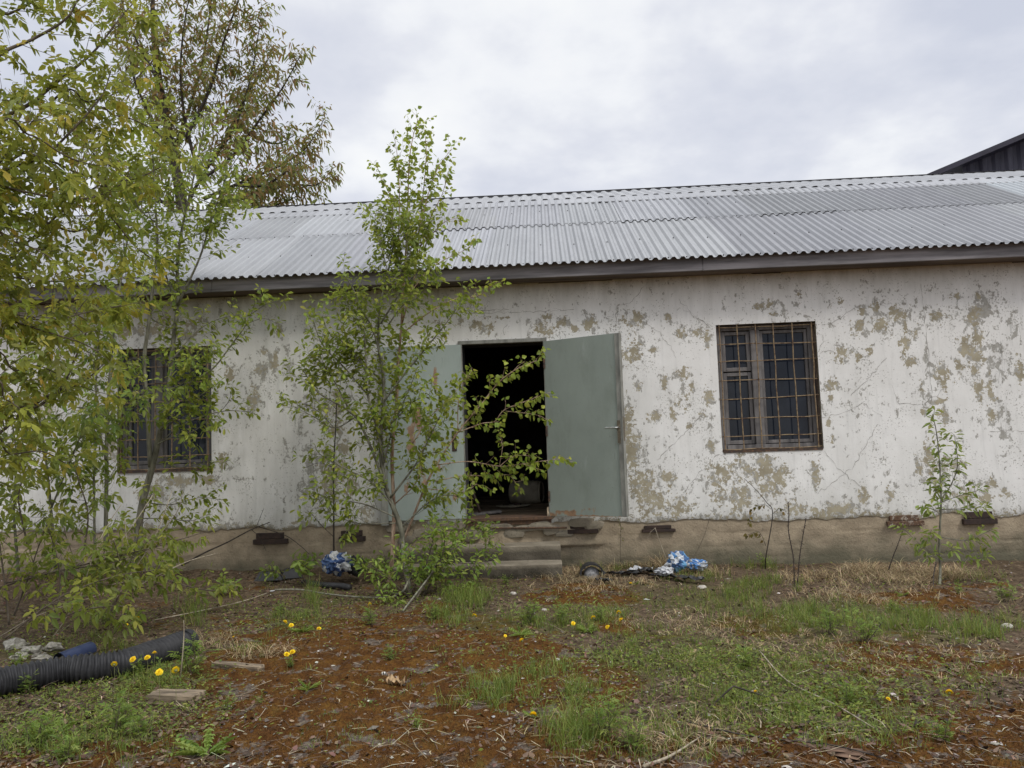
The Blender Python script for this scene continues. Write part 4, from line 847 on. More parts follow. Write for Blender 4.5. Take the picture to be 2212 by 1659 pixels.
cs = [([G(885, 1285), P(870, 1180, Yc)]+S([(866,1140),(842,1077),(829,1034),(822,950),(829,867),(826,800),(817,740),(822,660),(840,580),(850,520),(845,470)], Yc, Yc+.1), .032, .005, dict(t0=.25)),
 (S([(830,1000),(815,930),(792,840),(790,767),(785,700),(770,640),(745,595),(740,590)], Yc, Yc-.15), .016, .003, dict(t0=.15)), (S([(838,1060),(784,927),(752,887),(689,849),(659,807),(645,790)], Yc, Yc-.2), .016, .003, dict(t0=.25)), (S([(792,850),(740,790),(700,750),(680,705),(678,690)], Yc, Yc-.2), .010, .003, dict(t0=.15)), (S([(770,900),(722,924),(672,897),(612,868)], Yc, Yc-.15), .008, .002, dict(t0=.25, l1=.16)), (S([(825,780),(800,700),(760,650),(735,640),(715,650)], Yc, Yc), .012, .003, dict(t0=.2)), (S([(829,867),(880,800),(930,740),(970,690),(1000,645)], Yc, Yc-.1), .012, .003, dict(t0=.25)), (S([(822,700),(860,640),(900,590),(930,570)], Yc, Yc-.1), .010, .003, dict(t0=.1)), (S([(845,570),(820,520),(810,480),(815,450)], Yc, Yc-.1), .007, .002, dict(t0=.1)),
 (S([(855,1100),(800,1040),(740,1010),(690,980),(680,960)], Yc, Yc-.2), .010, .003, dict(t0=.2)), (S([(860,1120),(790,1090),(730,1080),(690,1070)], Yc, Yc-.2), .009, .003, dict(t0=.2)), (S([(842,1077),(900,1000),(930,940),(960,880)], Yc, Yc-.3), .012, .003, dict(t0=.2)), (S([(829,1000),(850,920),(880,850),(900,800)], Yc, Yc-.3), .010, .003, dict(t0=.1)), (S([(850,640),(836,580),(822,520),(826,470)], Yc, Yc-.05), .008, .002, dict(t0=.1)), (S([(858,600),(880,550),(872,500),(866,470)], Yc, Yc-.1), .008, .002, dict(t0=.1)), (S([(840,700),(870,660),(905,640),(925,600)], Yc, Yc-.15), .008, .002, dict(t0=.1)), (S([(800,700),(770,690),(745,670),(730,690)], Yc, Yc-.1), .008, .002, dict(t0=.1)), (S([(752,880),(720,820),(690,780),(665,770)], Yc, Yc-.2), .008, .002, dict(t0=.1)), (S([(790,800),(760,760),(730,730),(710,720)], Yc, Yc-.2), .008, .002, dict(t0=.1)), (S([(829,930),(860,900),(890,870),(930,850)], Yc, Yc-.35), .008, .002, dict(t0=.1)),
 (S([(866,1140),(920,1090),(960,1070),(1000,1075)], Yc, Yc-.2), .009, .003, dict(t0=.2)), (S([(840,620),(880,560),(900,500),(920,470)], Yc, Yc+.05), .008, .002, dict(t0=.1)), (S([(822,820),(780,780),(740,740),(700,800),(660,830)], Yc, Yc-.1), .008, .002, dict(t0=.1)), (S([(860,1130),(770,1130),(720,1110),(690,1100)], Yc, Yc-.1), .006, .002, dict(t0=.3))]
plant('bird_cherry_tree', 'leafy young bird cherry twisting up beside the birch before the wall', 'tree', cs, dict(n1=14, l1=.28, n2=12, l2=.14, sp=.024, len=.068, wid=.48, cols=GN_, hang=.15, flat=.9, shape=OB, droop=.2, ang=46, tap=.4, up=.08, tl=.5), 26, G(885, 1285), None, M_barkg)
# shrub at the foot of the trees, by the steps
D0 = G(880, 1300)
ds = [([G(895, 1300)]+S([(930,1240),(955,1200),(960,1160),(950,1130)], -1.6, -1.6), .011, .003, {}), (S([(905,1300),(960,1215),(990,1180),(1010,1160)], -1.5, -1.3), .010, .003, {}), (S([(885,1290),(870,1230),(862,1190)], -1.6, -1.7), .008, .003, {}), (S([(880,1290),(920,1220),(940,1140),(935,1120)], -1.6, -1.4), .009, .003, {}), (S([(890,1295),(850,1260),(815,1230),(795,1215)], -1.6, -1.7), .008, .003, {}), (S([(900,1295),(980,1270),(1010,1240),(1030,1210)], -1.5, -1.5), .007, .003, {}), (S([(885,1295),(900,1330),(870,1320),(830,1300)], -1.6, -1.9), .006, .002, {}), (S([(940,1230),(1000,1150),(1055,1140)], -1.3, -1.0), .006, .002, dict(t0=.4)), (S([(970,1215),(1040,1215),(1060,1180),(1050,1165)], -1.2, -.95), .005, .002, dict(t0=.4))]
plant('bird_cherry_shrub', 'low leafy shrub crowding the left end of the steps', 'shrub', ds, dict(n1=22, l1=.26, n2=12, l2=.11, sp=.026, len=.064, wid=.45, cols=[(124,146,64),(142,162,76),(104,128,56),(156,170,86),(112,134,64)], hang=.1, flat=1., shape=OB, droop=.2, ang=50, t0=.12, up=.08, tl=.3), 27, D0, None, M_barkm)
# leafy shoots by the left bag
for i, (x, y, h, ns, lab) in enumerate([(665, 1270, .30, 5, 'bright green shrub seedling in front of the black plastic covers'), (800, 1262, .26, 5, 'small leafy seedling right of the crumpled white and blue bag'), (480, 1285, .12, 4, 'little bushy green seedling on the leaf litter left of the black covers'), (612, 1262, .16, 3, 'short seedling with broad leaves at the left end of the black covers')]):
    g = G(x, y); rr = np.random.RandomState(60+i)
    plant('seedling', lab, 'plant', [([g, g+[rr.uniform(-.12, .12), rr.uniform(-.08, .08), h*.6], g+[rr.uniform(-.22, .22), rr.uniform(-.12, .12), h]], .005, .002, {}) for _ in range(ns)], dict(n1=14, l1=.12, n2=0, l2=.1, sp=.03, len=.075, wid=.42, cols=[(120,140,66),(138,156,78),(100,122,54)], hang=.05, flat=1., shape=OB, droop=.2, t0=.25, up=.1, tl=.4), 70+i, g, 'leafy seedlings before the wall', M_barkm, 'stem', 'leaves')
# thin dark sapling by the bag
ts = [([G(722, 1243)]+S([(721,1197),(721,1100),(721,1000),(725,930),(727,870)], -.5, -.5), .011, .005, dict(t0=.3, n1=5, l1=.22)), (S([(721,1130),(700,1100),(685,1070)], -.5, -.6), .004, .002, {}), (S([(721,1160),(690,1130),(670,1105)], -.5, -.6), .004, .002, {}), (S([(721,1010),(690,1000),(660,1010)], -.5, -.6), .004, .002, {}), (S([(722,925),(690,890),(650,870),(612,866)], -.5, -.55), .004, .002, dict(t0=.1))]
plant('dark_sapling', 'thin upright dark stem rising behind the white and blue bag', 'sapling', ts, dict(n1=7, l1=.16, n2=1, l2=.08, sp=.045, len=.046, wid=.7, cols=GM_, hang=.5, flat=.5, ang=60, tap=.2), 28, G(722, 1243), None, M_barkd)
# sapling at the right
Ys = -1.35
ss = [([G(2030, 1266)]+S([(2031,1230),(2029,1169),(2033,1082),(2029,994),(2023,935),(2014,894)], Ys, Ys), .014, .003, dict(t0=.5, n1=13, l1=.13)), (S([(2034,1078),(2055,1046),(2068,1008),(2066,970),(2061,938)], Ys, Ys), .007, .002, dict(t0=.25, n1=14, l1=.12)), (S([(2033,1100),(2085,1099),(2134,1094)], Ys, Ys-.05), .005, .002, dict(n1=9, l1=.14)), (S([(2033,1085),(2075,1070),(2110,1060),(2122,1052)], Ys, Ys), .004, .002, dict(n1=9, l1=.1)), (S([(2030,1160),(2085,1168),(2110,1160),(2143,1143)], Ys, Ys-.1), .005, .002, dict(t0=.3, n1=11, l1=.12)), (S([(2029,1207),(2085,1210),(2128,1193)], Ys, Ys-.1), .004, .002, dict(t0=.35, n1=10, l1=.12)), (S([(2029,1200),(1997,1184),(1950,1140)], Ys, Ys), .004, .002, dict(t0=.3, n1=10, l1=.1)), (S([(2031,1110),(2015,1100),(2000,1096)], Ys, Ys-.1), .004, .002, dict(n1=9, l1=.1)), (S([(2029,1180),(2015,1160),(1998,1150)], Ys, Ys-.15), .004, .002, dict(n1=13, l1=.12)), (S([(2029,1210),(2015,1200),(2005,1205)], Ys, Ys-.15), .004, .002, dict(n1=13, l1=.1)), (S([(2031,1110),(2022,1070),(2020,1030)], Ys, Ys+.1), .004, .002, dict(n1=8, l1=.1)), (S([(2029,1195),(2050,1190),(2060,1185)], Ys, Ys-.15), .003, .002, dict(n1=13, l1=.1))]
plant('plum_sapling', 'small leafy sapling standing alone before the right end of the wall', 'sapling', ss, dict(n1=11, l1=.13, n2=7, l2=.07, sp=.020, len=.074, wid=.38, cols=[(112,132,66),(130,148,78),(92,112,54),(142,150,84)], hang=.25, flat=.7, shape=OB, droop=.3, ang=42, tap=.4, up=.06, tl=.2, t0=.2), 29, G(2030, 1266), None, M_barkg)
# bare and nearly bare stalks near the right window
plant('brown_leaved_twig', 'thin arching twig with shrivelled brown leaves below the right window', 'twig', [([G(1653, 1228)]+S([(1655,1200),(1669,1110),(1655,1084),(1630,1055),(1607,1033)], -.45), .007, .002, dict(n1=0, tip=False)), (S([(1666,1100),(1650,1090),(1625,1100),(1618,1130)], -.45), .003, .0015, dict(n1=0, tl=.2)), (S([(1669,1110),(1685,1098),(1692,1104)], -.45), .003, .0015, dict(n1=0, tl=.2)), (S([(1655,1180),(1640,1150),(1615,1155)], -.45), .003, .0015, dict(n1=0, tl=.2))], dict(n1=0, l1=.1, n2=0, l2=.1, sp=.022, len=.045, wid=.8, cols=[(92,76,44),(112,92,52),(74,60,36)], hang=.8, flat=.3), 30, G(1653, 1228), None, M_barkd, 'stem', 'leaves')
def stalk(name, lab, cat, polys, mat, spikes=0, seed=0, group=None, org=None):
    w = MB(); rng = np.random.RandomState(seed)
    for pts, r0, r1 in polys:
        q = smooth_poly(pts, 5); w.tube(q, np.linspace(r0, r1, len(q)), 5)
        for i in range(int(spikes*plen(q))):
            p, T = along(q, rng.uniform(.15, 1)); d = unit(rng.normal(0, 1, 3)+[0, 0, .5]); w.tube([p, p+d*rng.uniform(.01, .03)], [.0025, .0012], 3)
    o = put(name, w.mesh(name, True), mat, None, polys[0][0][0] if org is None else org); return tag(o, lab, cat, group)
M_thorn = simple('dark_dry_stem', srgb(40, 34, 32), srgb(72, 62, 58), .9, 30, None, 0)
stalk('dead_stalk', 'tall dark prickly dead stalk leaning left below the right window', 'dead stalk', [(S([(1716,1290),(1715,1199+30),(1713,1199),(1703,1146),(1704,1110),(1702,1084)], -1.6), .006, .004)], M_thorn, 70, 1, 'dead stalks before the wall')
stalk('dead_stalk', 'shorter dark prickly dead stalk leaning right below the right window', 'dead stalk', [(S([(1720,1290),(1724,1240),(1728,1196),(1741,1119)], -1.62), .006, .004)], M_thorn, 70, 2, 'dead stalks before the wall')
stalk('dead_stalk', 'dark bent dead stalk just left of the lone sapling at the right', 'dead stalk', [(S([(1919,1232),(1930,1200),(1941,1172),(1952,1140)], -.9), .006, .003)], M_thorn, 25, 3, 'dead stalks before the wall')
stalk('dead_stalk', 'crooked dark dead stalk bowing to the ground beside the sapling foot', 'dead stalk', [(S([(2022,1215),(2016,1250),(2020,1280),(2040,1302),(2062,1315)], -1.5, -2.1), .006, .003)], M_thorn, 25, 4, 'dead stalks before the wall')
stalk('thin_shoot', 'thin bare shoot curving up to the wall above the blue bag on the right', 'shoot', [(S([(1478,1228),(1500,1200),(1520,1160),(1533,1118)], -.35), .004, .002)], M_barkm, 0, 5)
stalk('thin_shoot', 'short bare shoot under the iron vent right of the door', 'shoot', [(S([(1442,1215),(1425,1170),(1415,1140)], -.3), .005, .003), (S([(1416,1140),(1405,1150),(1396,1165)], -.3), .003, .002)], M_dry, 0, 6)
g = G(1341, 1222)
plant('thin_seedling', 'thin straggly seedling with tiny leaves against the plinth right of the steps', 'plant', [([P(1341, 1222, -.25)]+S([(1340,1180),(1341,1140),(1338,1118)], -.25), .004, .002, {})], dict(n1=16, l1=.08, n2=0, l2=.1, sp=.02, len=.02, wid=.6, cols=[(96,100,48),(110,104,50)], hang=.2, flat=.5, t0=.4), 33, g, None, M_barkm, 'stem', 'leaves')
stalk('fallen_branch', 'bare fallen branch leaning up against the plinth left of the door', 'branch', [(S([(392,1222),(440,1195),(490,1172),(543,1144),(583,1128)], -.55, -.25), .011, .005), (S([(560,1138),(617,1157),(650,1180),(668,1197)], -.3, -.4), .006, .003), (S([(543,1144),(560,1160),(575,1190)], -.3), .004, .002), (S([(553,1142),(561,1120),(570,1098)], -.28), .004, .002)], M_barkd, 0, 7)
stalk('bent_branch', 'long bare grey branch lying bent along the ground under the shrub', 'branch', [(np.array([G(594, 1274, .06), G(650, 1274, .05), G(705, 1283, .04), G(779, 1290, .03), G(840, 1290, .03), G(857, 1285, .04), G(845, 1279, .05), G(808, 1274, .06)]), .010, .006), (np.array([G(857, 1285, .04), G(872, 1275, .10), P(885, 1250, -1.6), P(905, 1228, -1.6), P(925, 1225, -1.6), P(935, 1238, -1.6)]), .012, .007), (np.array([G(870, 1320, .01), P(920, 1255, -1.7), P(940, 1225, -1.6)]), .010, .008)], M_barkg, 0, 8)
stalk('broken_stalk', 'tall dry stalk snapped over in the right foreground', 'dead stalk', [(np.array([G(1478, 1596, .0), P(1508, 1556, -4.95), P(1548, 1515, -4.95), P(1584, 1482, -4.95)]), .006, .005), (np.array([P(1584, 1482, -4.95), P(1640, 1500, -4.9), P(1708, 1519, -4.9), P(1821, 1546, -4.9)]), .005, .002)], M_barkd, 0, 9)
# ------------------------------------------------------------------ tangle of shoots and dry canes at the lower left
lowst = []; rl_ = np.random.RandomState(77)
for px, Ya_, Yb_ in [([(0,1270),(60,1250),(150,1230),(260,1210),(380,1160)], -3.3, -2.6), ([(10,1260),(120,1235),(240,1205),(340,1180),(390,1165),(440,1150)], -3.0, -2.3), ([(30,1330),(60,1250),(80,1190),(110,1110)], -3.2, -3.0), ([(60,1340),(130,1290),(200,1260),(270,1240),(350,1230)], -3.4, -3.0), ([(20,1350),(10,1260),(0,1180),(-10,1100)], -3.5, -3.3), ([(120,1330),(130,1260),(120,1190),(100,1130)], -3.2, -3.1), ([(160,1330),(200,1250),(230,1180),(250,1120)], -2.8, -2.5), ([(200,1320),(240,1290),(300,1270),(370,1255)], -3.0, -2.7), ([(240,1320),(270,1260),(330,1225),(360,1222)], -2.6, -2.2), ([(250,1300),(290,1190),(310,1110),(330,1060)], -2.2, -2.0), ([(100,1350),(170,1320),(230,1310),(290,1310)], -3.6, -3.4), ([(10,1380),(60,1340),(100,1310),(150,1290)], -3.9, -3.7), ([(350,1250),(420,1270),(470,1275),(500,1262)], -2.3, -1.9), ([(60,1180),(40,1080),(50,1020),(30,980)], -2.8, -2.8), ([(180,1200),(190,1110),(170,1040),(160,1000)], -2.6, -2.5)]:
    lowst.append((S(px, Ya_, Yb_), .008, .003, dict(t0=.15)))
plant('maple_thicket', 'low tangle of yellow-green maple shoots over the ground at lower left', 'shrub', lowst, dict(n1=9.5, l1=.28, n2=4, l2=.16, sp=.052, len=.070, wid=.58, comp=3, cols=[(118,128,56),(134,142,62),(98,112,48),(144,146,66),(108,120,60)], hang=.35, flat=.9, shape=LA, droop=.25, ang=52, up=.05, tl=.3), 41, G(180, 1330), None, M_barkm)
canes = [([(165,1320),(180,1270),(205,1190),(235,1130),(262,1090)], 'pale'), ([(137,1135),(150,1180),(165,1215),(190,1265)], 'pale'), ([(240,1310),(290,1230),(330,1170),(358,1100),(372,1060)], 'x'), ([(170,1290),(230,1210),(290,1130),(330,1070)], 'x'), ([(250,1290),(300,1210),(380,1110),(395,1060)], 'x'), ([(60,1170),(70,1210),(90,1270),(120,1330)], 'x'), ([(0,1375),(80,1330),(200,1290),(330,1250),(430,1215)], 'x'), ([(230,1265),(290,1255),(350,1260)], 'x'), ([(100,1395),(140,1340),(180,1270),(215,1240)], 'x'), ([(270,1120),(275,1170),(300,1230)], 'x'), ([(245,1165),(262,1215),(300,1280)], 'x'), ([(300,1265),(400,1215),(470,1195)], 'x'), ([(330,1340),(430,1320),(520,1300),(580,1280)], 'x'), ([(55,1600-160),(90,1400),(150,1350)], 'x')]
labs = ['pale dry cane slanting through the maple shoots, nearest the plinth', 'short pale dry cane standing steeply in the left thicket', 'long dry cane leaning right above the thicket', 'dry cane crossing the middle of the thicket', 'dry cane rising at the right edge of the thicket', 'bowed dry cane at the far left of the thicket', 'very long dry cane lying almost flat over the thicket', 'short dry cane lying level inside the thicket', 'dry cane rising from behind the corrugated hose', 'short upright dry cane right of the thicket middle', 'dry cane tilting right, low in the thicket', 'thin dry cane ending near the fallen branch', 'long grey cane lying on bare soil right of the thicket', 'short dry cane by the white rubble']
for i, (px, _) in enumerate(canes):
    stalk('dry_cane', labs[i], 'dry cane', [(S(px, -3.1+.12*(i % 5), -2.7+.15*(i % 4)) if i not in (6, 12) else [G(x, y, .05) for x, y in px], .005, .003)], M_dry, 3, 100+i, 'dry canes in the left thicket')

# ------------------------------------------------------------------ litter, grass and moss (uncountable)
rng = np.random.RandomState(9)
def rnd_px(n, u0=-60, u1=2270, v0=1205, v1=1680):
    u = rng.uniform(u0, u1, n); v = rng.uniform(v0, v1, n); p = Gv(u, v); k = (p[:, 1] < -.03) & (p[:, 1] > -6.6); return u[k], v[k], p[k]
def stuff(name, V, F, col, mat, lab, cat): return tag(put(name, raw_mesh(name, V, F, col), mat), lab, cat, None, 'stuff')
M_lit = simple('dry_leaf', (1, 1, 1), (.75, .75, .75), .8, 40, None, 0, usecol=True)
u, v, p = rnd_px(60000); mo_, gr_ = masks(p[:, 0], p[:, 1])
lit = splat_px([(300,1300,420,90,1),(150,1600,330,110,1),(560,1290,200,70,1),(1000,1280,250,40,.8),(1350,1400,220,60,.6),(1600,1610,300,60,.8),(900,1370,280,30,.9),(700,1290,500,70,1),(1250,1300,300,50,.8),(1800,1300,400,60,.6),(1500,1560,400,90,.5),(2050,1300,200,60,.9),(1650,1390,300,40,.7),(2100,1520,200,100,.6)], u, v)
k = rng.rand(len(u)) < np.clip(lit*.75*(1-.85*np.clip(mo_*1.6-.2, 0, 1))+.05, 0, 1); p = p[k]; n = len(p); p[:, 2] = ground_z(p)+rng.uniform(.002, .02, n)
a = rng.rand(n)*6.28; D = np.stack([np.cos(a), np.sin(a), rng.normal(0, .3, n)], -1); Nn = np.array([0, 0, 1.])+rng.normal(0, .35, (n, 3)); ln = rng.uniform(.010, .038, n)
V, F = leaf_arrays(p, D, Nn, ln, ln*rng.uniform(.4, .9, n), OV, rng.uniform(-.2, .5), -.2)
stuff('leaf_litter', V, F, np.repeat(pick([(78,61,48),(102,83,66),(58,45,37),(124,105,84),(88,63,47),(108,84,72)], n, rng, .2), 6, 0), M_lit, 'brown dead leaves scattered over the ground', 'leaf litter')
# chips and gravel
u, v, p = rnd_px(3000); n = len(p); p[:, 2] = ground_z(p)+.002; mo_, _ = masks(p[:, 0], p[:, 1]); s = rng.uniform(.003, .008, n)*np.where(rng.rand(n) < .06, 1.9, 1)
b6 = np.array([(1, 0, 0), (0, 1, 0), (-1, 0, 0), (0, -1, 0), (.1, .1, .75), (0, 0, -.4)]); a = rng.rand(n)*6.28; st = rng.uniform(.5, 1.6, (n, 6, 1))
Q = b6[None]*st*s[:, None, None]; ca, sa = np.cos(a)[:, None], np.sin(a)[:, None]; el = rng.uniform(1, 2.6, n)[:, None]
Q = np.stack([Q[..., 0]*el*ca-Q[..., 1]*sa, Q[..., 0]*el*sa+Q[..., 1]*ca, Q[..., 2]], -1)+p[:, None]
f8 = np.array([(0, 1, 4), (1, 2, 4), (2, 3, 4), (3, 0, 4), (1, 0, 5), (2, 1, 5), (3, 2, 5), (0, 3, 5)]); F = (np.arange(n)[:, None, None]*6+f8[None]).reshape(-1, 3)
stuff('gravel', Q.reshape(-1, 3), F, np.repeat(pick([(140,132,122),(116,108,100),(94,84,74),(190,186,178),(130,114,94)], n, rng, .15, [.25,.25,.25,.1,.15]), 6, 0), M_lit, 'pale gravel and chips lying between the moss cushions', 'gravel')
# straws and twigs lying about
u, v, p = rnd_px(3000); n = len(p); p[:, 2] = ground_z(p)+rng.uniform(.004, .025, n); a = rng.rand(n)*6.28; ln = rng.uniform(.03, .14, n)*np.where(rng.rand(n) < .08, 2, 1)
D = np.stack([np.cos(a), np.sin(a), rng.normal(0, .12, n)], -1)*ln[:, None]; sd = np.stack([-np.sin(a), np.cos(a), 0*a], -1)*rng.uniform(.0012, .0028, n)[:, None]; mid = rng.normal(0, .08, (n, 1))*ln[:, None]*unit(sd)
up = np.array([0, 0, .003])
V = np.stack([p-sd, p+sd, p+D*.5+mid+sd+up, p+D*.5+mid-sd+up, p+D+sd*.5, p+D-sd*.5], 1).reshape(-1, 3); k6 = np.arange(n)[:, None]*6; F = np.concatenate([k6+[[0, 1, 2, 3]], k6+[[3, 2, 4, 5]]])
stuff('fallen_straw', V, F, np.repeat(pick([(150,134,106),(120,100,78),(88,72,58),(178,166,140),(66,54,45)], n, rng, .15), 6, 0), M_lit, 'thin straws and broken twigs strewn over the ground', 'straw')
# moss tips
u, v, p = rnd_px(150000, -60, 2270, 1260, 1680); mo_, _ = masks(p[:, 0], p[:, 1]); r_, cu_ = relief(p[:, 0], p[:, 1], mo_); k = (mo_ > .38) & (cu_ > .12); p = p[k]; p[:, 2] = gz(p[:, 0], p[:, 1])+r_[k]-.002; n = len(p)
a = rng.rand(n)*6.28; h = rng.uniform(.004, .012, n); w_ = np.stack([np.cos(a), np.sin(a), 0*a], -1)*rng.uniform(.0015, .004, n)[:, None]; tip = np.stack([rng.normal(0, .004, n), rng.normal(0, .004, n), h], -1)
V = np.stack([p-w_, p+w_, p+tip], 1).reshape(-1, 3); F = np.arange(n*3).reshape(n, 3); big = fbm(p[:, 0]*5, p[:, 1]*5, 4, 71)[:, None]
c1 = pick([(110,73,35),(95,62,31),(125,90,44),(76,51,29)], n, rng, .18); c2 = pick([(106,90,46),(94,82,42),(118,96,50)], n, rng, .18); c = c1*(1-np.clip((big-.45)*4, 0, 1))+c2*np.clip((big-.45)*4, 0, 1)
stuff('moss', V, F, np.repeat(c, 3, 0), M_lit, 'rust brown moss cushions covering the foreground', 'moss')
def blades(p, h, wd, lean, rg, flat=0):
    n = len(p); a = rg.rand(n)*6.28; dr_ = np.stack([np.cos(a), np.sin(a), 0*a], -1); sd = np.stack([-np.sin(a), np.cos(a), 0*a], -1)
    vs = []
    for t in (0, .4, .75, 1.):
        c = p+dr_*(h*lean*t**1.7)[:, None]+np.array([0, 0, 1.])*(h*(t-.35*lean*t*t))[:, None]; wv = (wd*(1-t)**.6*.5+.0002)[:, None]; vs += [c-sd*wv, c+sd*wv]
    V = np.stack(vs, 1).reshape(-1, 3); k = np.arange(n)[:, None]*8; return V, np.concatenate([k+[[0, 1, 3, 2]], k+[[2, 3, 5, 4]], k+[[4, 5, 7, 6]]])
def field(lst, rg, hs):
    ps, hh = [], []
    for cx, cy, rx, ry, n, h in lst:
        nt_ = max(1, n//14); tu = cx+rg.normal(0, rx*.55, nt_); tv = cy+rg.normal(0, ry*.55, nt_); ok = (tv > 1212) & (tv < 1690); tu, tv = tu[ok], tv[ok]
        if not len(tu): continue
        q = Gv(tu, tv); q = np.repeat(q, 14, 0); q[:, :2] += rg.normal(0, .022 if h > .1 else .035, (len(q), 2)); q = q[q[:, 1] < -.03]; ps.append(q); hh.append(h*rg.uniform(.45, 1.2, len(q)))
    p = np.concatenate(ps); p[:, 2] = ground_z(p)-.004; return p, np.concatenate(hh)
GG = [(100,1620,120,30,400,.10),(330,1620,120,30,250,.08),(1180,1345,120,20,400,.11),(1500,1330,250,50,900,.07),(700,1300,200,25,300,.08),(200,1600,160,50,500,.07),(1006,1302,42,26,760,.20),(677,1310,12,30,200,.24),(1075,1505,85,40,620,.13),(1240,1600,60,50,560,.15),(1640,1268,80,22,900,.11),(1560,1292,80,25,700,.10),(1760,1335,130,30,1500,.12),(1960,1350,120,26,1300,.13),(2130,1365,90,26,700,.12),(1350,1400,110,50,700,.07),(1500,1430,120,55,1100,.06),(1720,1440,180,60,1500,.06),(1750,1530,200,50,1500,.06),(1570,1520,100,50,800,.08),(410,1330,30,30,220,.22),(960,1340,60,22,450,.12),(1290,1340,70,25,500,.10),(1180,1450,70,30,300,.10),(330,1480,70,40,500,.09),(620,1340,60,25,350,.10),(100,1500,140,50,600,.06),(540,1400,50,20,200,.08),(1850,1600,180,50,600,.07),(2090,1480,110,60,500,.05),(1420,1560,120,60,600,.08),(1240,1510,60,30,260,.11),(1500,1245,60,15,400,.12),(1630,1225,60,10,300,.14),(1310,1230,70,10,240,.10),(2100,1245,80,15,240,.10),(900,1440,250,80,260,.05),(780,1580,300,70,300,.04),(250,1390,140,40,500,.08),(1400,1640,150,20,240,.09)]
p, h = field(GG, rng, 1); n = len(p); V, F = blades(p, h, rng.uniform(.002, .0045, n), rng.uniform(.15, .9, n), rng)
M_grass = leafmat('grass_blade', .3, .55)
stuff('grass', V, F, np.repeat(pick([(94,114,48),(114,130,58),(80,102,44),(132,138,70),(140,130,80)], n, rng, .16, [.3,.25,.25,.12,.08]), 8, 0), M_grass, 'green grass growing in tufts through the moss', 'grass')
DG = [(1900,1238,110,12,1500,.16),(1960,1258,120,16,1000,.13),(2050,1248,70,12,600,.16),(1760,1248,80,15,600,.10),(1240,1245,70,15,900,.12),(1300,1265,110,20,900,.09),(1437,1222,18,12,420,.26),(1350,1225,70,8,400,.14),(1530,1240,60,15,400,.10),(560,1420,60,12,300,.10),(470,1390,50,16,300,.09),(1850,1290,200,25,900,.10),(1500,1350,200,30,800,.07),(1700,1400,250,40,900,.06),(2000,1420,200,50,800,.05),(1150,1240,60,10,260,.08),(1450,1590,200,50,700,.07)]
p, h = field(DG, rng, 1); n = len(p); V, F = blades(p, h, rng.uniform(.002, .0045, n), rng.uniform(.7, 1.9, n), rng)
stuff('dry_grass', V, F, np.repeat(pick([(176,154,116),(150,128,92),(196,176,138),(124,104,76)], n, rng, .14), 8, 0), M_lit, 'flattened straw coloured dry grass along the foot of the wall', 'dry grass')
# low green ground cover leaves
GC = [(120,1580,200,70,1000),(350,1560,150,60,400),(1300,1530,150,70,700),(1150,1480,150,60,400),(900,1290,300,40,900),(500,1310,250,50,900),(1250,1300,250,40,700),(1900,1260,250,40,700),(300,1530,200,60,1100),(700,1350,250,40,700),(1100,1400,200,50,500),(900,1500,300,100,200),(2000,1450,200,80,600),(180,1340,200,50,900),(1600,1440,150,55,1500),(1480,1420,120,40,900),(1780,1500,190,50,1700),(330,1460,110,60,1000),(120,1480,140,40,900),(80,1600,110,50,700),(1320,1420,100,40,500),(230,1560,90,50,500),(1700,1560,190,50,900),(560,1350,150,40,400),(1220,1340,110,25,500),(60,1400,100,40,500),(1900,1560,150,50,500),(820,1300,110,25,400),(1050,1270,90,15,300),(420,1500,80,50,300)]
pp = []
for cx, cy, rx, ry, n in GC:
    uu = cx+rng.normal(0, rx*.6, n); vv = cy+rng.normal(0, ry*.6, n); k = (vv > 1215) & (vv < 1690); pp.append(Gv(uu[k], vv[k]))
p = np.concatenate(pp); p = p[p[:, 1] < -.05]; n = len(p); p[:, 2] = ground_z(p)+rng.uniform(0, .035, n); a = rng.rand(n)*6.28
D = np.stack([np.cos(a), np.sin(a), rng.uniform(-.1, .7, n)], -1); ln = rng.uniform(.012, .032, n); V, F = leaf_arrays(p, D, np.array([0, 0, 1.])+rng.normal(0, .4, (n, 3)), ln, ln*rng.uniform(.35, .7, n), LA, .2, .1)
stuff('ground_cover', V, F, np.repeat(pick([(106,124,54),(124,140,62),(90,110,50),(140,148,70),(116,122,74)], n, rng, .15), 6, 0), M_leaf, 'low green ground cover of small leaves spreading over the moss', 'ground cover')

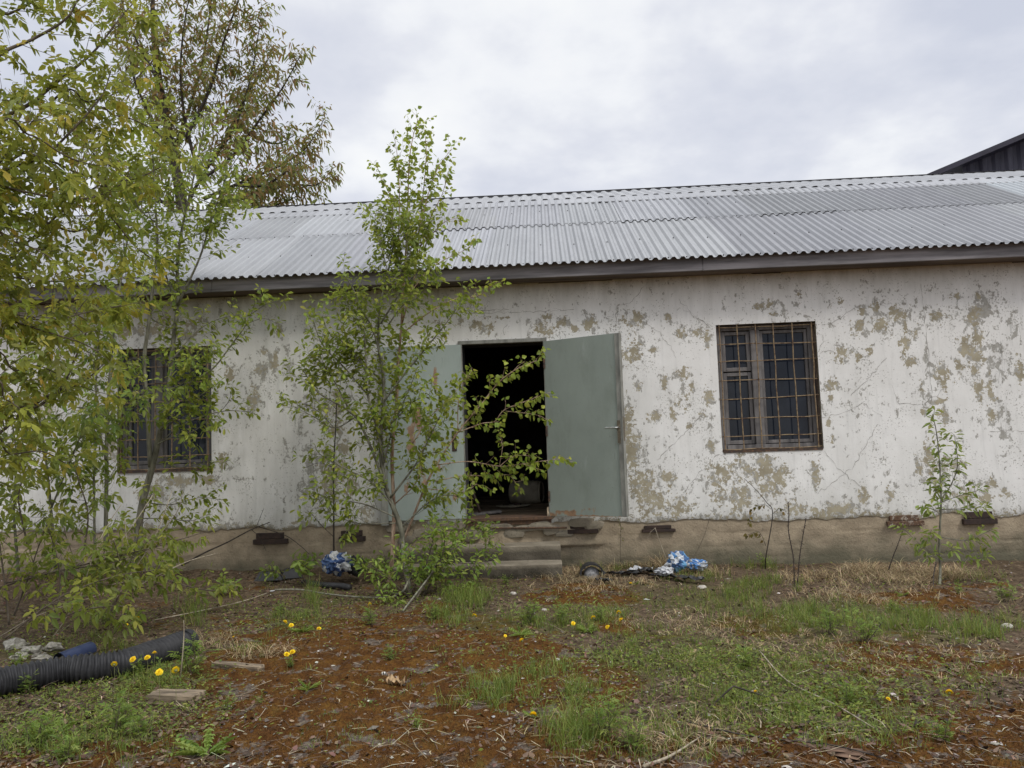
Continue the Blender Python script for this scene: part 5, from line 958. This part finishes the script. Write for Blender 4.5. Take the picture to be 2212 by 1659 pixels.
# ------------------------------------------------------------------ weeds (countable clumps)
def weed_mesh(seed, kind):
    rg = np.random.RandomState(seed); w = MB(); B, D, Nn, Ln, Wd, Cc = [], [], [], [], [], []
    cols = [(106,130,58),(122,144,68),(90,114,50),(134,152,78)]
    if kind == 'lobed':
        for i in range(9):
            a = rg.rand()*6.28; le = rg.uniform(.1, .6); pts = grow(np.array([rg.normal(0, .1), rg.normal(0, .1), 0]), [math.cos(a)*le, math.sin(a)*le, 1], rg.uniform(.5, 1.05), 5, rg, .1, .05)
            w.tube(pts, np.linspace(.014, .006, 6), 4, False)
            for q, T, r in leaf_nodes(pts, .085, rg, .12):
                d = unit(T*.35+r+[0, 0, .1]); nrm = unit(np.array([0, 0, 1.])+rg.normal(0, .3, 3)); s = unit(np.cross(d, nrm)); l0 = rg.uniform(.2, .38); c = pick(cols, 1, rg, .12)[0]
                for k in range(7):
                    if k == 0: b = q+d*l0*.55; dd = d; l_ = l0*.6
                    else: m_ = (k+1)//2; sg = 1 if k % 2 else -1; b = q+d*l0*(.75-.2*m_); dd = unit(d*.75+s*sg*.8); l_ = l0*(.5-.07*m_)
                    B.append(b); D.append(dd); Nn.append(nrm+rg.normal(0, .2, 3)); Ln.append(l_); Wd.append(l_*.34); Cc.append(c)
    else:
        for i in range(13):
            a = i*2.4+rg.normal(0, .3); el = rg.uniform(.25, 1.0); d = unit(np.array([math.cos(a), math.sin(a), el])); l0 = rg.uniform(.6, 1.05); c = pick(cols, 1, rg, .1)[0]
            B.append(np.zeros(3)); D.append(d); Nn.append(np.array([0, 0, 1.])+rg.normal(0, .15, 3)); Ln.append(l0); Wd.append(l0*.16); Cc.append(c)
            s = unit(np.cross(d, [0, 0, 1.]))
            for t in (.35, .5, .65, .8):
                for sg in (1, -1):
                    B.append(d*l0*t+np.array([0, 0, -.25*l0*t*t*.6])); D.append(unit(s*sg-d*.25)); Nn.append(np.array([0, 0, 1.])); Ln.append(l0*.11); Wd.append(l0*.10); Cc.append(c)
    V, F = leaf_arrays(np.array(B), np.array(D), np.array(Nn), np.array(Ln), np.array(Wd), LA, .2, .3 if kind == 'rosette' else .15)
    lm = raw_mesh('leaves', V, F, np.repeat(np.array(Cc), 6, 0)); sm = w.mesh('stems', True) if w.n else None
    return lm, sm
WV = [weed_mesh(200+i, 'lobed') for i in range(4)]+[weed_mesh(300+i, 'rosette') for i in range(2)]
for lm, sm in WV:
    lm.materials.append(M_leafn); sm and sm.materials.append(M_barkm)
def weed(x, y, h, k, lab, cat='weed'):
    g = G(x, y); g[2] = float(ground_z(np.array([g]))[0])-.005; r = thing('weed' if k < 4 else 'leaf_rosette', lab, cat, g, 'green weeds among the moss' if k < 4 else 'leaf rosettes among the moss'); r.scale = (h,)*3; r.rotation_euler = (0, 0, rng.rand()*6.28)
    for nm, mh in (('leaves', WV[k][0]), ('stems', WV[k][1])):
        if mh is None: continue
        o = bpy.data.objects.new(nm, mh); C.objects.link(o); o.parent = r
for q in [(800,1352,.17,0,'round bushy weed under a lone dandelion, left of the grass clump'),(1138,1350,.20,1,'wide bushy weed right of the dark grass clump'),(1213,1348,.17,2,'bushy weed right of the pale stone'),(1295,1345,.15,3,'spreading weed among dandelions below the right steps'),(935,1345,.16,2,'leafy weed at the left foot of the dark grass clump'),(300,1462,.13,0,'broad weed with dandelions in front of the corrugated hose'),(345,1470,.11,3,'bushy weed behind the wooden block'),(415,1462,.24,1,'tall dark stemmed weed at the hose end'),(255,1590,.22,2,'bright green weed left of the wooden block in the foreground'),(305,1598,.14,3,'low weed just below the bright weed left of the wooden block'),(75,1622,.20,1,'pale weed at the bottom left corner'),(140,1650,.16,0,'weed cut by the bottom edge, left of centre'),(60,1500,.13,2,'low weed under the hose at the left edge'),(490,1532,.09,3,'small pale weed right of the wooden block'),(628,1446,.08,0,'tiny weed right of the lying plank'),(847,1432,.11,1,'single small upright weed in the middle of the moss'),(560,1520,.06,2,'tiny weed in the moss right of the block'),(1610,1440,.16,0,'fluffy weed in the green patch right of centre'),(1795,1372,.19,1,'upright weed in the grass below the right window'),(1868,1395,.20,3,'leafy weed right of the upright one in the grass'),(2172,1302,.18,2,'yellow-green bushy weed by the right edge'),(2072,1285,.11,0,'small weed right of the lone sapling'),(1308,1608,.20,1,'large weed in the lower right foreground'),(1370,1628,.15,2,'weed on the right of the large foreground weed'),(1838,1520,.13,0,'low weed in the middle of the right green patch'),(1650,1222,.14,3,'dark weed at the foot of the wall under the right window'),(600,1330,.13,1,'weed beside two dandelions left of the tall grass tuft'),(230,1352,.16,3,'weed in the thicket above the hose'),(40,1450,.15,0,'weed by the white rubble at the left edge'),(300,1350,.13,2,'weed at the right edge of the thicket'),(1095,1262,.10,1,'small weed on the top step edge'),(1940,1330,.12,1,'weed in the grass right of the dead stalks'),(2040,1610,.12,2,'weed in the moss near the lower right corner'),(900,1585,.07,3,'tiny pale weed low in the moss centre'),(1365,1400,.09,0,'small weed below the dandelion trio')]: weed(*q)
for q in [(445,1625,.26,4,'long leaved rosette at the bottom, left of centre'),(665,1500,.13,5,'small leaf rosette in the moss, left of centre'),(120,1590,.20,4,'big leaf rosette at lower left'),(1125,1385,.14,5,'rosette under the bright dandelion in mid ground'),(1270,1365,.15,4,'rosette among dandelions right of centre'),(1370,1265,.10,5,'rosette under the dandelion by the black scraps'),(655,1370,.15,4,'rosette below the tall grass tuft'),(260,1455,.17,5,'rosette hidden under the dandelions at the hose'),(1230,1310,.10,5,'rosette by the rusty moss right of the grass clump'),(1150,1560,.09,4,'rosette beside the foreground dandelion'),(1950,1290,.09,5,'flat rosette near the dry grass at right'),(1128,1178,.12,4,'dark rosette growing on the top step against the wall')]:
    weed(*q, 'rosette')

# ------------------------------------------------------------------ dandelions
M_yel = leafmat('dandelion_yellow', .12, .6); M_stem = simple('dandelion_stalk', srgb(104, 112, 66), srgb(124, 126, 80), .6, 20, None, 0)
def head_mesh():
    rg = np.random.RandomState(5); B, D, Nn, Ln, Wd, Cc = [], [], [], [], [], []
    for ring, (n, el, l_) in enumerate([(30, .05, 1.), (28, .3, .9), (24, .6, .78), (20, 1.1, .62), (14, 2.2, .5)]):
        for i in range(n):
            a = (i+rg.uniform(-.3, .3))*6.283/n+ring; B.append((0, 0, ring*.07)); D.append((math.cos(a), math.sin(a), el)); Nn.append((0, 0, 1.)); Ln.append(l_*rg.uniform(.85, 1.1)); Wd.append(.34); Cc.append(pick([(255,222,40),(255,230,60),(250,208,28)], 1, rg, .06)[0])
    V, F = leaf_arrays(np.array(B, float), np.array(D), np.array(Nn), np.array(Ln), np.array(Wd), OB, .1, .05); me = raw_mesh('flower', V, F, np.repeat(np.array(Cc), 6, 0)); me.materials.append(M_yel); return me
HM = head_mesh(); q = MB(); q.tube([(0, 0, 0), (.05, .02, .35), (.03, .0, .7), (0, 0, 1)], [.026, .024, .02, .024], 5); SM = q.mesh('stalk', True); SM.materials.append(M_stem)
q = MB(); q.tube([(0, 0, -.5), (0, 0, -.05), (0, 0, 0)], [.25, .42, .3], 8); KM = q.mesh('calyx', True); KM.materials.append(M_stem)
DN = [(136,1271,'dandelion alone in the thicket at far left'),(295,1335,'large dandelion above the hose middle'),(271,1351,'small dandelion left below the one above the hose'),(612,1344,'left dandelion of the pair beside the tall grass tuft'),(631,1351,'right dandelion of the pair beside the tall grass tuft'),(687,1359,'dandelion just right of the tall grass tuft'),(502,1376,'tiny dandelion on bare soil right of the hose end'),(251,1433,'leftmost dandelion in front of the hose'),(285,1423,'second dandelion from the left in front of the hose'),(318,1421,'lower dandelion of the close pair on the hose'),(334,1411,'highest dandelion in front of the hose'),(349,1450,'dandelion at the stem crossing, left of the biggest one'),(379,1448,'biggest dandelion, nearest the wooden block'),(611,1415,'left dandelion of the low pair on the moss edge'),(631,1409,'right dandelion of the low pair on the moss edge'),(797,1306,'dandelion above the round bushy weed'),(1021,1330,'dandelion at the foot of the dark grass clump'),(1090,1374,'small dandelion left of the bright one in mid ground'),(1129,1383,'bright round dandelion in the middle of the moss'),(1243,1346,'dandelion at the right side of the bushy weeds'),(1281,1335,'dandelion between the bushy weeds and the trio'),(1310,1355,'wide open dandelion, lowest of the right hand trio'),(1335,1323,'topmost dandelion of the right hand trio'),(1338,1339,'middle dandelion of the right hand trio'),(1146,1544,'dandelion alone in the foreground moss'),(1636,1494,'half hidden dandelion by the snapped stalk'),(1915,1511,'tiny dandelion in the right green patch'),(2050,1494,'flat dandelion near the right edge'),(1360,1261,'dandelion in front of the black plastic scraps')]
for i, (x, y, lab) in enumerate(DN):
    hz = rng.uniform(.19, .22) if 240 < x < 385 and y > 1400 else rng.uniform(.11, .16) if y > 1300 else .09; hp = G(x, y, hz); g = np.array([hp[0]+rng.normal(0, .01), hp[1]+rng.normal(0, .01), 0]); g[2] = float(ground_z(g[None])[0]); hh = hp[2]-g[2]
    r = thing('dandelion', 'yellow '+lab, 'dandelion', g, 'dandelions in flower')
    o = bpy.data.objects.new('stalk', SM); C.objects.link(o); o.parent = r; o.scale = (.055, .055, hh)
    sz = rng.uniform(.018, .023)*(.62 if any(t in lab for t in ('small', 'tiny', 'half')) else 1)*(1.15 if 'big' in lab else 1)
    tl = (rng.normal(.6, .25), rng.normal(0, .25), rng.rand()*6)
    for nm, mh in (('flower', HM), ('calyx', KM)):
        o = bpy.data.objects.new(nm, mh); C.objects.link(o); o.parent = r; o.location = (0, 0, hh); o.scale = (sz,)*3; o.rotation_euler = tl

# ------------------------------------------------------------------ rubbish
M_hose = simple('black_rubber', srgb(30, 30, 32), srgb(52, 52, 54), .6, 12, None, .25, .003, 0, .35)
hz_ = [(-70,1490),(0,1474),(66,1461),(140,1448),(208,1441),(274,1431),(329,1413),(404,1388)]
ax = smooth_poly([G(x, y, .088) for x, y in hz_], 12); Ls = plen(ax); nn = int(Ls/.0058); q = MB(); pts = np.array([along(ax, min(.9999, i/nn))[0] for i in range(nn+1)])
ph = np.arange(nn+1)*.0058/.034*2*math.pi; rad = .085+.0085*np.sign(np.sin(ph))*np.abs(np.sin(ph))**.6+.004*(fbm(np.arange(nn+1)*.03, np.zeros(nn+1), 3, 3)-.5)
q.tube(pts, rad, 28, False); V_ = q.v[0]; V_[:, 2] = np.maximum(V_[:, 2], -.01)
V_ += (fbm(V_[:, 0]*14, V_[:, 2]*14+V_[:, 1]*9, 3, 5)-.5)[:, None]*.010
h_ = thing('corrugated_hose', 'thick black corrugated hose lying on the ground at the left', 'hose', G(180, 1470)); part('hose', q, M_hose, h_, True)
q = MB(); e = pts[-1]; tdir = unit(pts[-1]-pts[-5]); q.tube([e-tdir*.03, e+tdir*.02], [.094, .095], 28, False); q.tube([e+tdir*.02, e-tdir*.12], [.086, .07], 28, False); part('end_cuff', q, M_hose, h_, True)
q = MB(); q.add([e-tdir*.11+np.array([0, 0, 0])+.069*(math.cos(a_)*unit(np.cross(tdir, [0, 0, 1]))+math.sin(a_)*np.array([0, 0, 1])) for a_ in np.arange(16)*math.pi/8], [tuple(range(16))]); part('inner_shadow', q, M_dark, h_)  # black disc stands for the shade inside the hose mouth
M_blue = simple('dull_blue_plastic', srgb(38, 48, 78), srgb(52, 62, 92), .45, 10, None, .1, .002)
a_, b_ = G(128, 1418, .06), G(196, 1393, .07); q = MB(); dd = unit(b_-a_); sd = unit(np.cross(dd, [0, 0, 1.])); upv = np.cross(sd, dd); V = []
for th in np.linspace(-.3, 3.0, 9):
    for r_ in (.055, .050):
        for e in (a_, b_): V.append(e+(math.cos(th)*sd+math.sin(th)*upv)*r_-upv*.03)
F = [(k*4+o_, k*4+1+o_, k*4+5+o_, k*4+4+o_) for k in range(8) for o_ in (0, 2)]; q.add(V, F); tag(put('plastic_pipe_half', q.mesh('plastic_pipe_half', True), M_blue, None, (a_+b_)/2), 'dark blue half pipe of plastic behind the corrugated hose', 'plastic piece')
M_wood = simple('weathered_wood_block', srgb(74, 64, 52), srgb(150, 134, 112), .9, 14, (.35, 3., 3.), .9, .006)
def rough_box(c, L_, W_, H_, rot, seed, nm, lab, cat, tilt=0.):
    bm = bmesh.new(); bmesh.ops.create_cube(bm, size=1)
    for v_ in bm.verts: v_.co = Vector((v_.co.x*L_, v_.co.y*W_, v_.co.z*H_))
    bmesh.ops.bevel(bm, geom=list(bm.edges), offset=min(H_, W_)*.08, segments=1, affect='EDGES'); bmesh.ops.subdivide_edges(bm, edges=list(bm.edges), cuts=6, use_grid_fill=True)
    for v_ in bm.verts:
        k_ = (float(fbm(v_.co.x*10, v_.co.y*40+v_.co.z*30, 3, seed))-.5); v_.co.z += k_*.012; v_.co.x += (float(fbm(v_.co.y*30, v_.co.z*50, 3, seed+1))-.5)*.03; v_.co.y += (float(fbm(v_.co.x*14, v_.co.z*40, 3, seed+2))-.5)*.012
    q = MB(); q.bm(bm); me = q.mesh(nm); o = put(nm, me, M_wood); o.location = c; o.rotation_euler = (0, tilt, rot); return tag(o, lab, cat)
rough_box(G(381, 1506, .03), .31, .13, .06, -.16, 1, 'wood_block', 'short thick weathered wooden block in the left foreground', 'wood block')
rough_box(G(514, 1441, .02), .40, .07, .045, -.35, 4, 'wood_plank', 'narrow grey plank end lying right of the corrugated hose', 'plank')
# crumpled bags
def bagmat(nm, cols):
    M, t, b, o = newmat(nm); p = N('ShaderNodeTexCoord', t).outputs['Object']; v_ = N('ShaderNodeTexVoronoi', t, Scale=9.0); L(p, v_.inputs['Vector'], t)
    c = ramp(mth('ADD', noise(t, p, 6, 4, .6), mth('MULTIPLY', v_.outputs['Distance'], .25), t), cols, t, 'CONSTANT'); L(c, b.inputs['Base Color'], t); b.inputs['Roughness'].default_value = .42
    bump(t, b, noise(t, p, 22, 3, .6, None, 1.5), .8, .015); return M
M_bagL = bagmat('white_and_blue_sack', [(0, srgb(205, 205, 203)), (.50, srgb(84, 110, 156)), (.62, srgb(52, 70, 112)), (.70, srgb(190, 192, 194)), (.85, srgb(30, 34, 40))])
M_bagR = bagmat('blue_and_white_sack', [(0, srgb(70, 122, 172)), (.48, srgb(196, 200, 204)), (.60, srgb(70, 104, 150)), (.70, srgb(92, 150, 190)), (.8, srgb(34, 44, 60))])
def crumple(x, y, Y, sx, sy, sz, seed, mat, lab, nm='crumpled_bag', cat='bag', sub=4, amp=.55):
    g = P(x, y, Y); return lump(g[0], Y, g[2], sx, sy, sz, seed, mat, nm, None, lab, cat, None, amp, sub, False, None, 2.6)
crumple(727, 1218, -.75, .145, .12, .115, 3, M_bagL, 'crumpled white and blue sack lying against the plinth left of the steps')
M_blk = simple('black_plastic', srgb(28, 28, 30), srgb(50, 50, 52), .5, 14, None, .2, .003)
crumple(768, 1222, -.62, .08, .10, .10, 6, M_blk, 'dark side flap of rubbish leaning behind the white and blue sack', 'rubbish_bag', 'bag')
crumple(1462, 1214, -.55, .115, .09, .105, 9, M_bagR, 'torn blue printed sack by the plinth right of the steps')
M_scr = simple('pale_film', srgb(150, 152, 156), srgb(205, 206, 208), .4, 16, None, .4, .004)
crumple(1505, 1220, -.6, .10, .09, .055, 12, bagmat('white_printed_film', [(0, srgb(196, 198, 202)), (.55, srgb(70, 120, 176)), (.64, srgb(160, 164, 168)), (.8, srgb(60, 62, 66))]), 'crumpled white and blue film lying right of the torn blue sack', 'plastic_film', 'plastic')
crumple(1437, 1233, -.75, .09, .07, .04, 13, M_scr, 'greyish crumpled film between dry grass and the torn blue sack', 'plastic_film', 'plastic')
for i, (x, y, s_, lab) in enumerate([(70, 1408, .075, 'pale lump of broken plaster, uppermost in the rubble heap at left'), (112, 1400, .06, 'whitish lump of rubble next to the blue half pipe'), (35, 1392, .07, 'grey-white lump of rubble at the left edge'), (92, 1425, .05, 'small pale lump of rubble just above the hose'), (45, 1418, .05, 'small grey lump of rubble left of the pale heap')]):
    g = G(x, y, .02); lump(g[0], g[1], g[2], s_*1.3, s_, s_*.6, 30+i, simple('broken_plaster', srgb(112, 108, 100), srgb(172, 168, 158), .9, 30, None, .6, .006) if i == 0 else bpy.data.materials['broken_plaster'], 'plaster_rubble', None, lab, 'rubble', 'broken plaster lumps at left', .9, 2, False, None, 3.1)
# black plastic covers (ridge shaped)
def cover(x0, y0, x1, y1, dep, hh, nm, lab):
    a_, b_ = G(x0, y0, .0), G(x1, y1, .0); d_ = unit(b_-a_); s_ = np.array([-d_[1], d_[0], 0]); q = MB(); V = []
    for e, k in ((a_, 0), (b_, 1)):
        for t, z in ((0, 0), (.25, hh), (.75, hh), (1, 0)): V.append(e+s_*dep*t+np.array([0, 0, z])+d_*(.05 if k == 0 else -.05)*(z > 0))
    q.add(V, [(0, 4, 5, 1), (1, 5, 6, 2), (2, 6, 7, 3), (0, 1, 2, 3), (7, 6, 5, 4)])
    for t in (.35, .5, .65):
        c_ = a_+(b_-a_)*t; q.add([c_+s_*dep*.27+[0, 0, hh+.002], c_+d_*.02+s_*dep*.27+[0, 0, hh+.002], c_+d_*.02+s_*dep*.7+[0, 0, hh+.008], c_+s_*dep*.7+[0, 0, hh+.008]], [(0, 1, 2, 3)])
    tag(put(nm, q.mesh(nm), M_blk, None, (a_+b_)/2), lab, 'plastic cover', 'black plastic covers')
cover(548, 1256, 610, 1253, .22, .09, 'plastic_cover', 'angular black plastic cover lying left of its twin by the plinth'); cover(606, 1251, 655, 1247, .22, .095, 'plastic_cover', 'angular black plastic cover half hidden behind bright seedling leaves')
q = MB(); q.tube(smooth_poly([G(655, 1258, .03), G(700, 1264, .03), G(738, 1266, .03), G(756, 1270, .02)], 5), .032, 10); tag(put('black_pipe', q.mesh('black_pipe', True), M_hose, None, G(705, 1268)), 'short black pipe lying in front of the white and blue sack', 'pipe')
q = MB(); q.box((-.01, -.006, -.006), (.05, .006, .006), None, .003); o = put('white_stub', q.mesh('white_stub'), M_scr); o.location = G(585, 1277, .015); o.rotation_euler = (0, 0, .5); tag(o, 'small white plastic stub lying below the black covers', 'plastic piece')
# black scraps right of the steps
def strip(px, w_, seed, nm, lab, mat=M_blk, lift=.02):
    rg = np.random.RandomState(seed); c = smooth_poly([G(x, y, lift) for x, y in px], 6); T = unit(np.gradient(c, axis=0)); s_ = unit(np.cross(T, [0, 0, 1.])); n = len(c); V = []
    for k, f in enumerate((-1, -.3, .35, 1)): V.append(c+s_*w_*f*rg.uniform(.7, 1.1, (n, 1))+np.stack([0*c[:, 0], 0*c[:, 0], rg.normal(.012, .012, n)+.02*abs(f)], -1))
    V = np.concatenate(V); q = MB(); q.add(V, [(k*n+i, k*n+i+1, (k+1)*n+i+1, (k+1)*n+i) for k in range(3) for i in range(n-1)])
    tag(put(nm, q.mesh(nm), mat, None, c[n//2]-[0, 0, lift]), lab, 'plastic scrap', 'black plastic scraps by the wall')
strip([(1255,1230),(1285,1240),(1330,1243),(1380,1240)], .05, 1, 'plastic_scrap', 'long black plastic scrap starting at the round tub')
strip([(1330,1243),(1370,1238),(1400,1236),(1440,1240)], .06, 2, 'plastic_scrap', 'crumpled black plastic scrap in the middle of the row')
strip([(1400,1246),(1440,1248),(1480,1252),(1520,1256)], .06, 3, 'plastic_scrap', 'black plastic scrap with brown edge in front of the blue sack')
strip([(1288,1256),(1305,1257),(1322,1259)], .035, 4, 'plastic_scrap', 'small separate black plastic scrap below the round tub')
strip([(1360,1236),(1385,1232),(1410,1233)], .05, 5, 'plastic_scrap', 'pale grey torn scrap lying on the black ones', M_scr)
tc_ = P(1277, 1226, -.75); tt = thing('plastic_tub', 'black ribbed tub lying half open beside the steps, right side', 'tub', (tc_[0], -.75, float(gz(tc_[0], -.75)))); zc = float(gz(tc_[0], -.75))+.06
q = MB(); A = np.linspace(-.15, math.pi+.15, 25)
V = [(tc_[0]+math.cos(t)*r_*(1+.03*(i % 2)), y_, zc+math.sin(t)*r_*.85) for y_, r_ in ((-.85, .125), (-.60, .11)) for i, t in enumerate(A)]; V += [(tc_[0]+math.cos(t)*.108, y_, zc+math.sin(t)*.09) for y_ in (-.85, -.60) for t in A]
n = 25; F = [(i, i+1, n+i+1, n+i) for i in range(n-1)]+[(2*n+i+1, 2*n+i, 3*n+i, 3*n+i+1) for i in range(n-1)]+[(i+1, i, 2*n+i, 2*n+i+1) for i in range(n-1)]; q.add(V, F); part('shell', q, M_blk, tt, False)
q = MB(); bm = bmesh.new(); bmesh.ops.create_icosphere(bm, subdivisions=3, radius=1)
for v_ in bm.verts: v_.co = Vector((tc_[0]+v_.co.x*.085, -.76+v_.co.y*.07, zc-.02+v_.co.z*.085*(1+.2*(float(fbm(v_.co.x*5, v_.co.y*5, 3, 2))-.5))))
q.bm(bm); part('hardened_filling', q, simple('grey_mortar', srgb(110, 110, 112), srgb(160, 160, 160), .9, 50, None, .6, .006), tt, True)
# stones, bark and bits
M_stone = simple('pale_stone', srgb(150, 144, 134), srgb(196, 190, 180), .85, 25, None, .3, .004)
for i, (x, y, s_, lab) in enumerate([(1176,1318,.022,'pale rounded stone between two bushy weeds'),(1109,1282,.03,'grey flat stone below the steps'),(1517,1270,.04,'grey angular stone right of the black scraps'),(2175,1353,.035,'white lump of stone near the right edge'),(1205,1425,.016,'pale pebble right of the centre moss'),(1700,1660,.02,'white pebble at the bottom edge'),(1030,1600,.025,'grey stone in a moss gap at the bottom')]):
    g = G(x, y, .008); lump(g[0], g[1], g[2], s_*1.2, s_, s_*.65, 50+i, M_stone, 'stone', None, lab, 'stone', 'loose stones', .35, 2)
g = G(1975, 1630, .0); 
g = G(1800, 1622, .012); o = lump(g[0], g[1], g[2], .15, .05, .018, 71, simple('rotten_bark', srgb(70, 54, 43), srgb(118, 94, 76), .9, 25, (.4, 2, 2), .9, .008), 'bark_strip', None, 'rotten strip of brown bark in the lower right foreground', 'bark', None, .8, 3, False, None, 3.0); o.rotation_euler = (0, 0, -.35)
strip([(832,1474),(850,1480),(872,1483)], .03, 10, 'dead_leaf', 'large curled dry leaf on the moss in the middle foreground', M_lit); o = bpy.data.objects['dead_leaf']; o['category'] = 'leaf'; del o['group']
lm = o.data; at = lm.attributes['Col'].data; at.foreach_set('color', np.tile([*srgb(178, 150, 112), 1.], len(at)).astype(np.float32))
# small striped snail shell on the moss
g = G(829, 1457, .012); M_sn, t_, b_, o_ = newmat('striped_shell'); wv = N('ShaderNodeTexWave', t_, Scale=22.0); L(N('ShaderNodeTexCoord', t_).outputs['Object'], wv.inputs[0], t_); L(ramp(wv.outputs[0], [(.45, (.02, .02, .02)), (.5, (.7, .68, .62))], t_), b_.inputs[0], t_)
q = MB(); th = np.linspace(0, 4*math.pi, 50); q.tube([(g[0]+math.cos(t)*.012*(1-t/14), g[1]+.004*t/6, g[2]+math.sin(t)*.012*(1-t/14)) for t in th], .008*(1-th/14.5), 8); tag(put('snail_shell', q.mesh('snail_shell', True), M_sn, None, g), 'small black and white striped snail shell on the moss', 'shell')
for n_, l_, p_ in (('fallen_cane', 'long pale dry stem lying across the right foreground', [(1640,1345+60),(1700,1470),(1800,1520),(1900,1580)]), ('fallen_cane', 'thin brown stem lying along the bottom right', [(1490,1560),(1620,1590),(1800,1610),(1950,1650)]), ('fallen_cane', 'dark upright stem leaning right in the green patch', None), ('fallen_cane', 'dark thin stem beside the leaning one in the green patch', None), ('fallen_cane', 'thick pale stick end at the bottom right of centre', [(1390,1656),(1450,1632),(1512,1592)]), ('fallen_cane', 'upright pale stem standing behind the wooden block', None)):
    if p_: pts_ = [[G(x, y, .03) for x, y in p_]]
    elif 'leaning right' in l_: pts_ = [[G(1790, 1500, 0), P(1850, 1420, -3.9), P(1905, 1345, -3.7)]]
    elif 'beside' in l_: pts_ = [[G(1800, 1510, 0), P(1860, 1455, -4.1), P(1905, 1398, -4.0)]]
    else: pts_ = [[G(388, 1472, 0), P(392, 1440, -4.3), P(397, 1380, -4.3), P(397, 1340, -4.3)]]
    stalk(n_, l_, 'fallen cane', [(pts_[0], .0045 if 'thick' not in l_ else .009, .003)], M_dry if 'pale' in l_ else M_barkd, 0, 200+len(l_), 'dry stems in the foreground')
print('leaf nodes', NT)
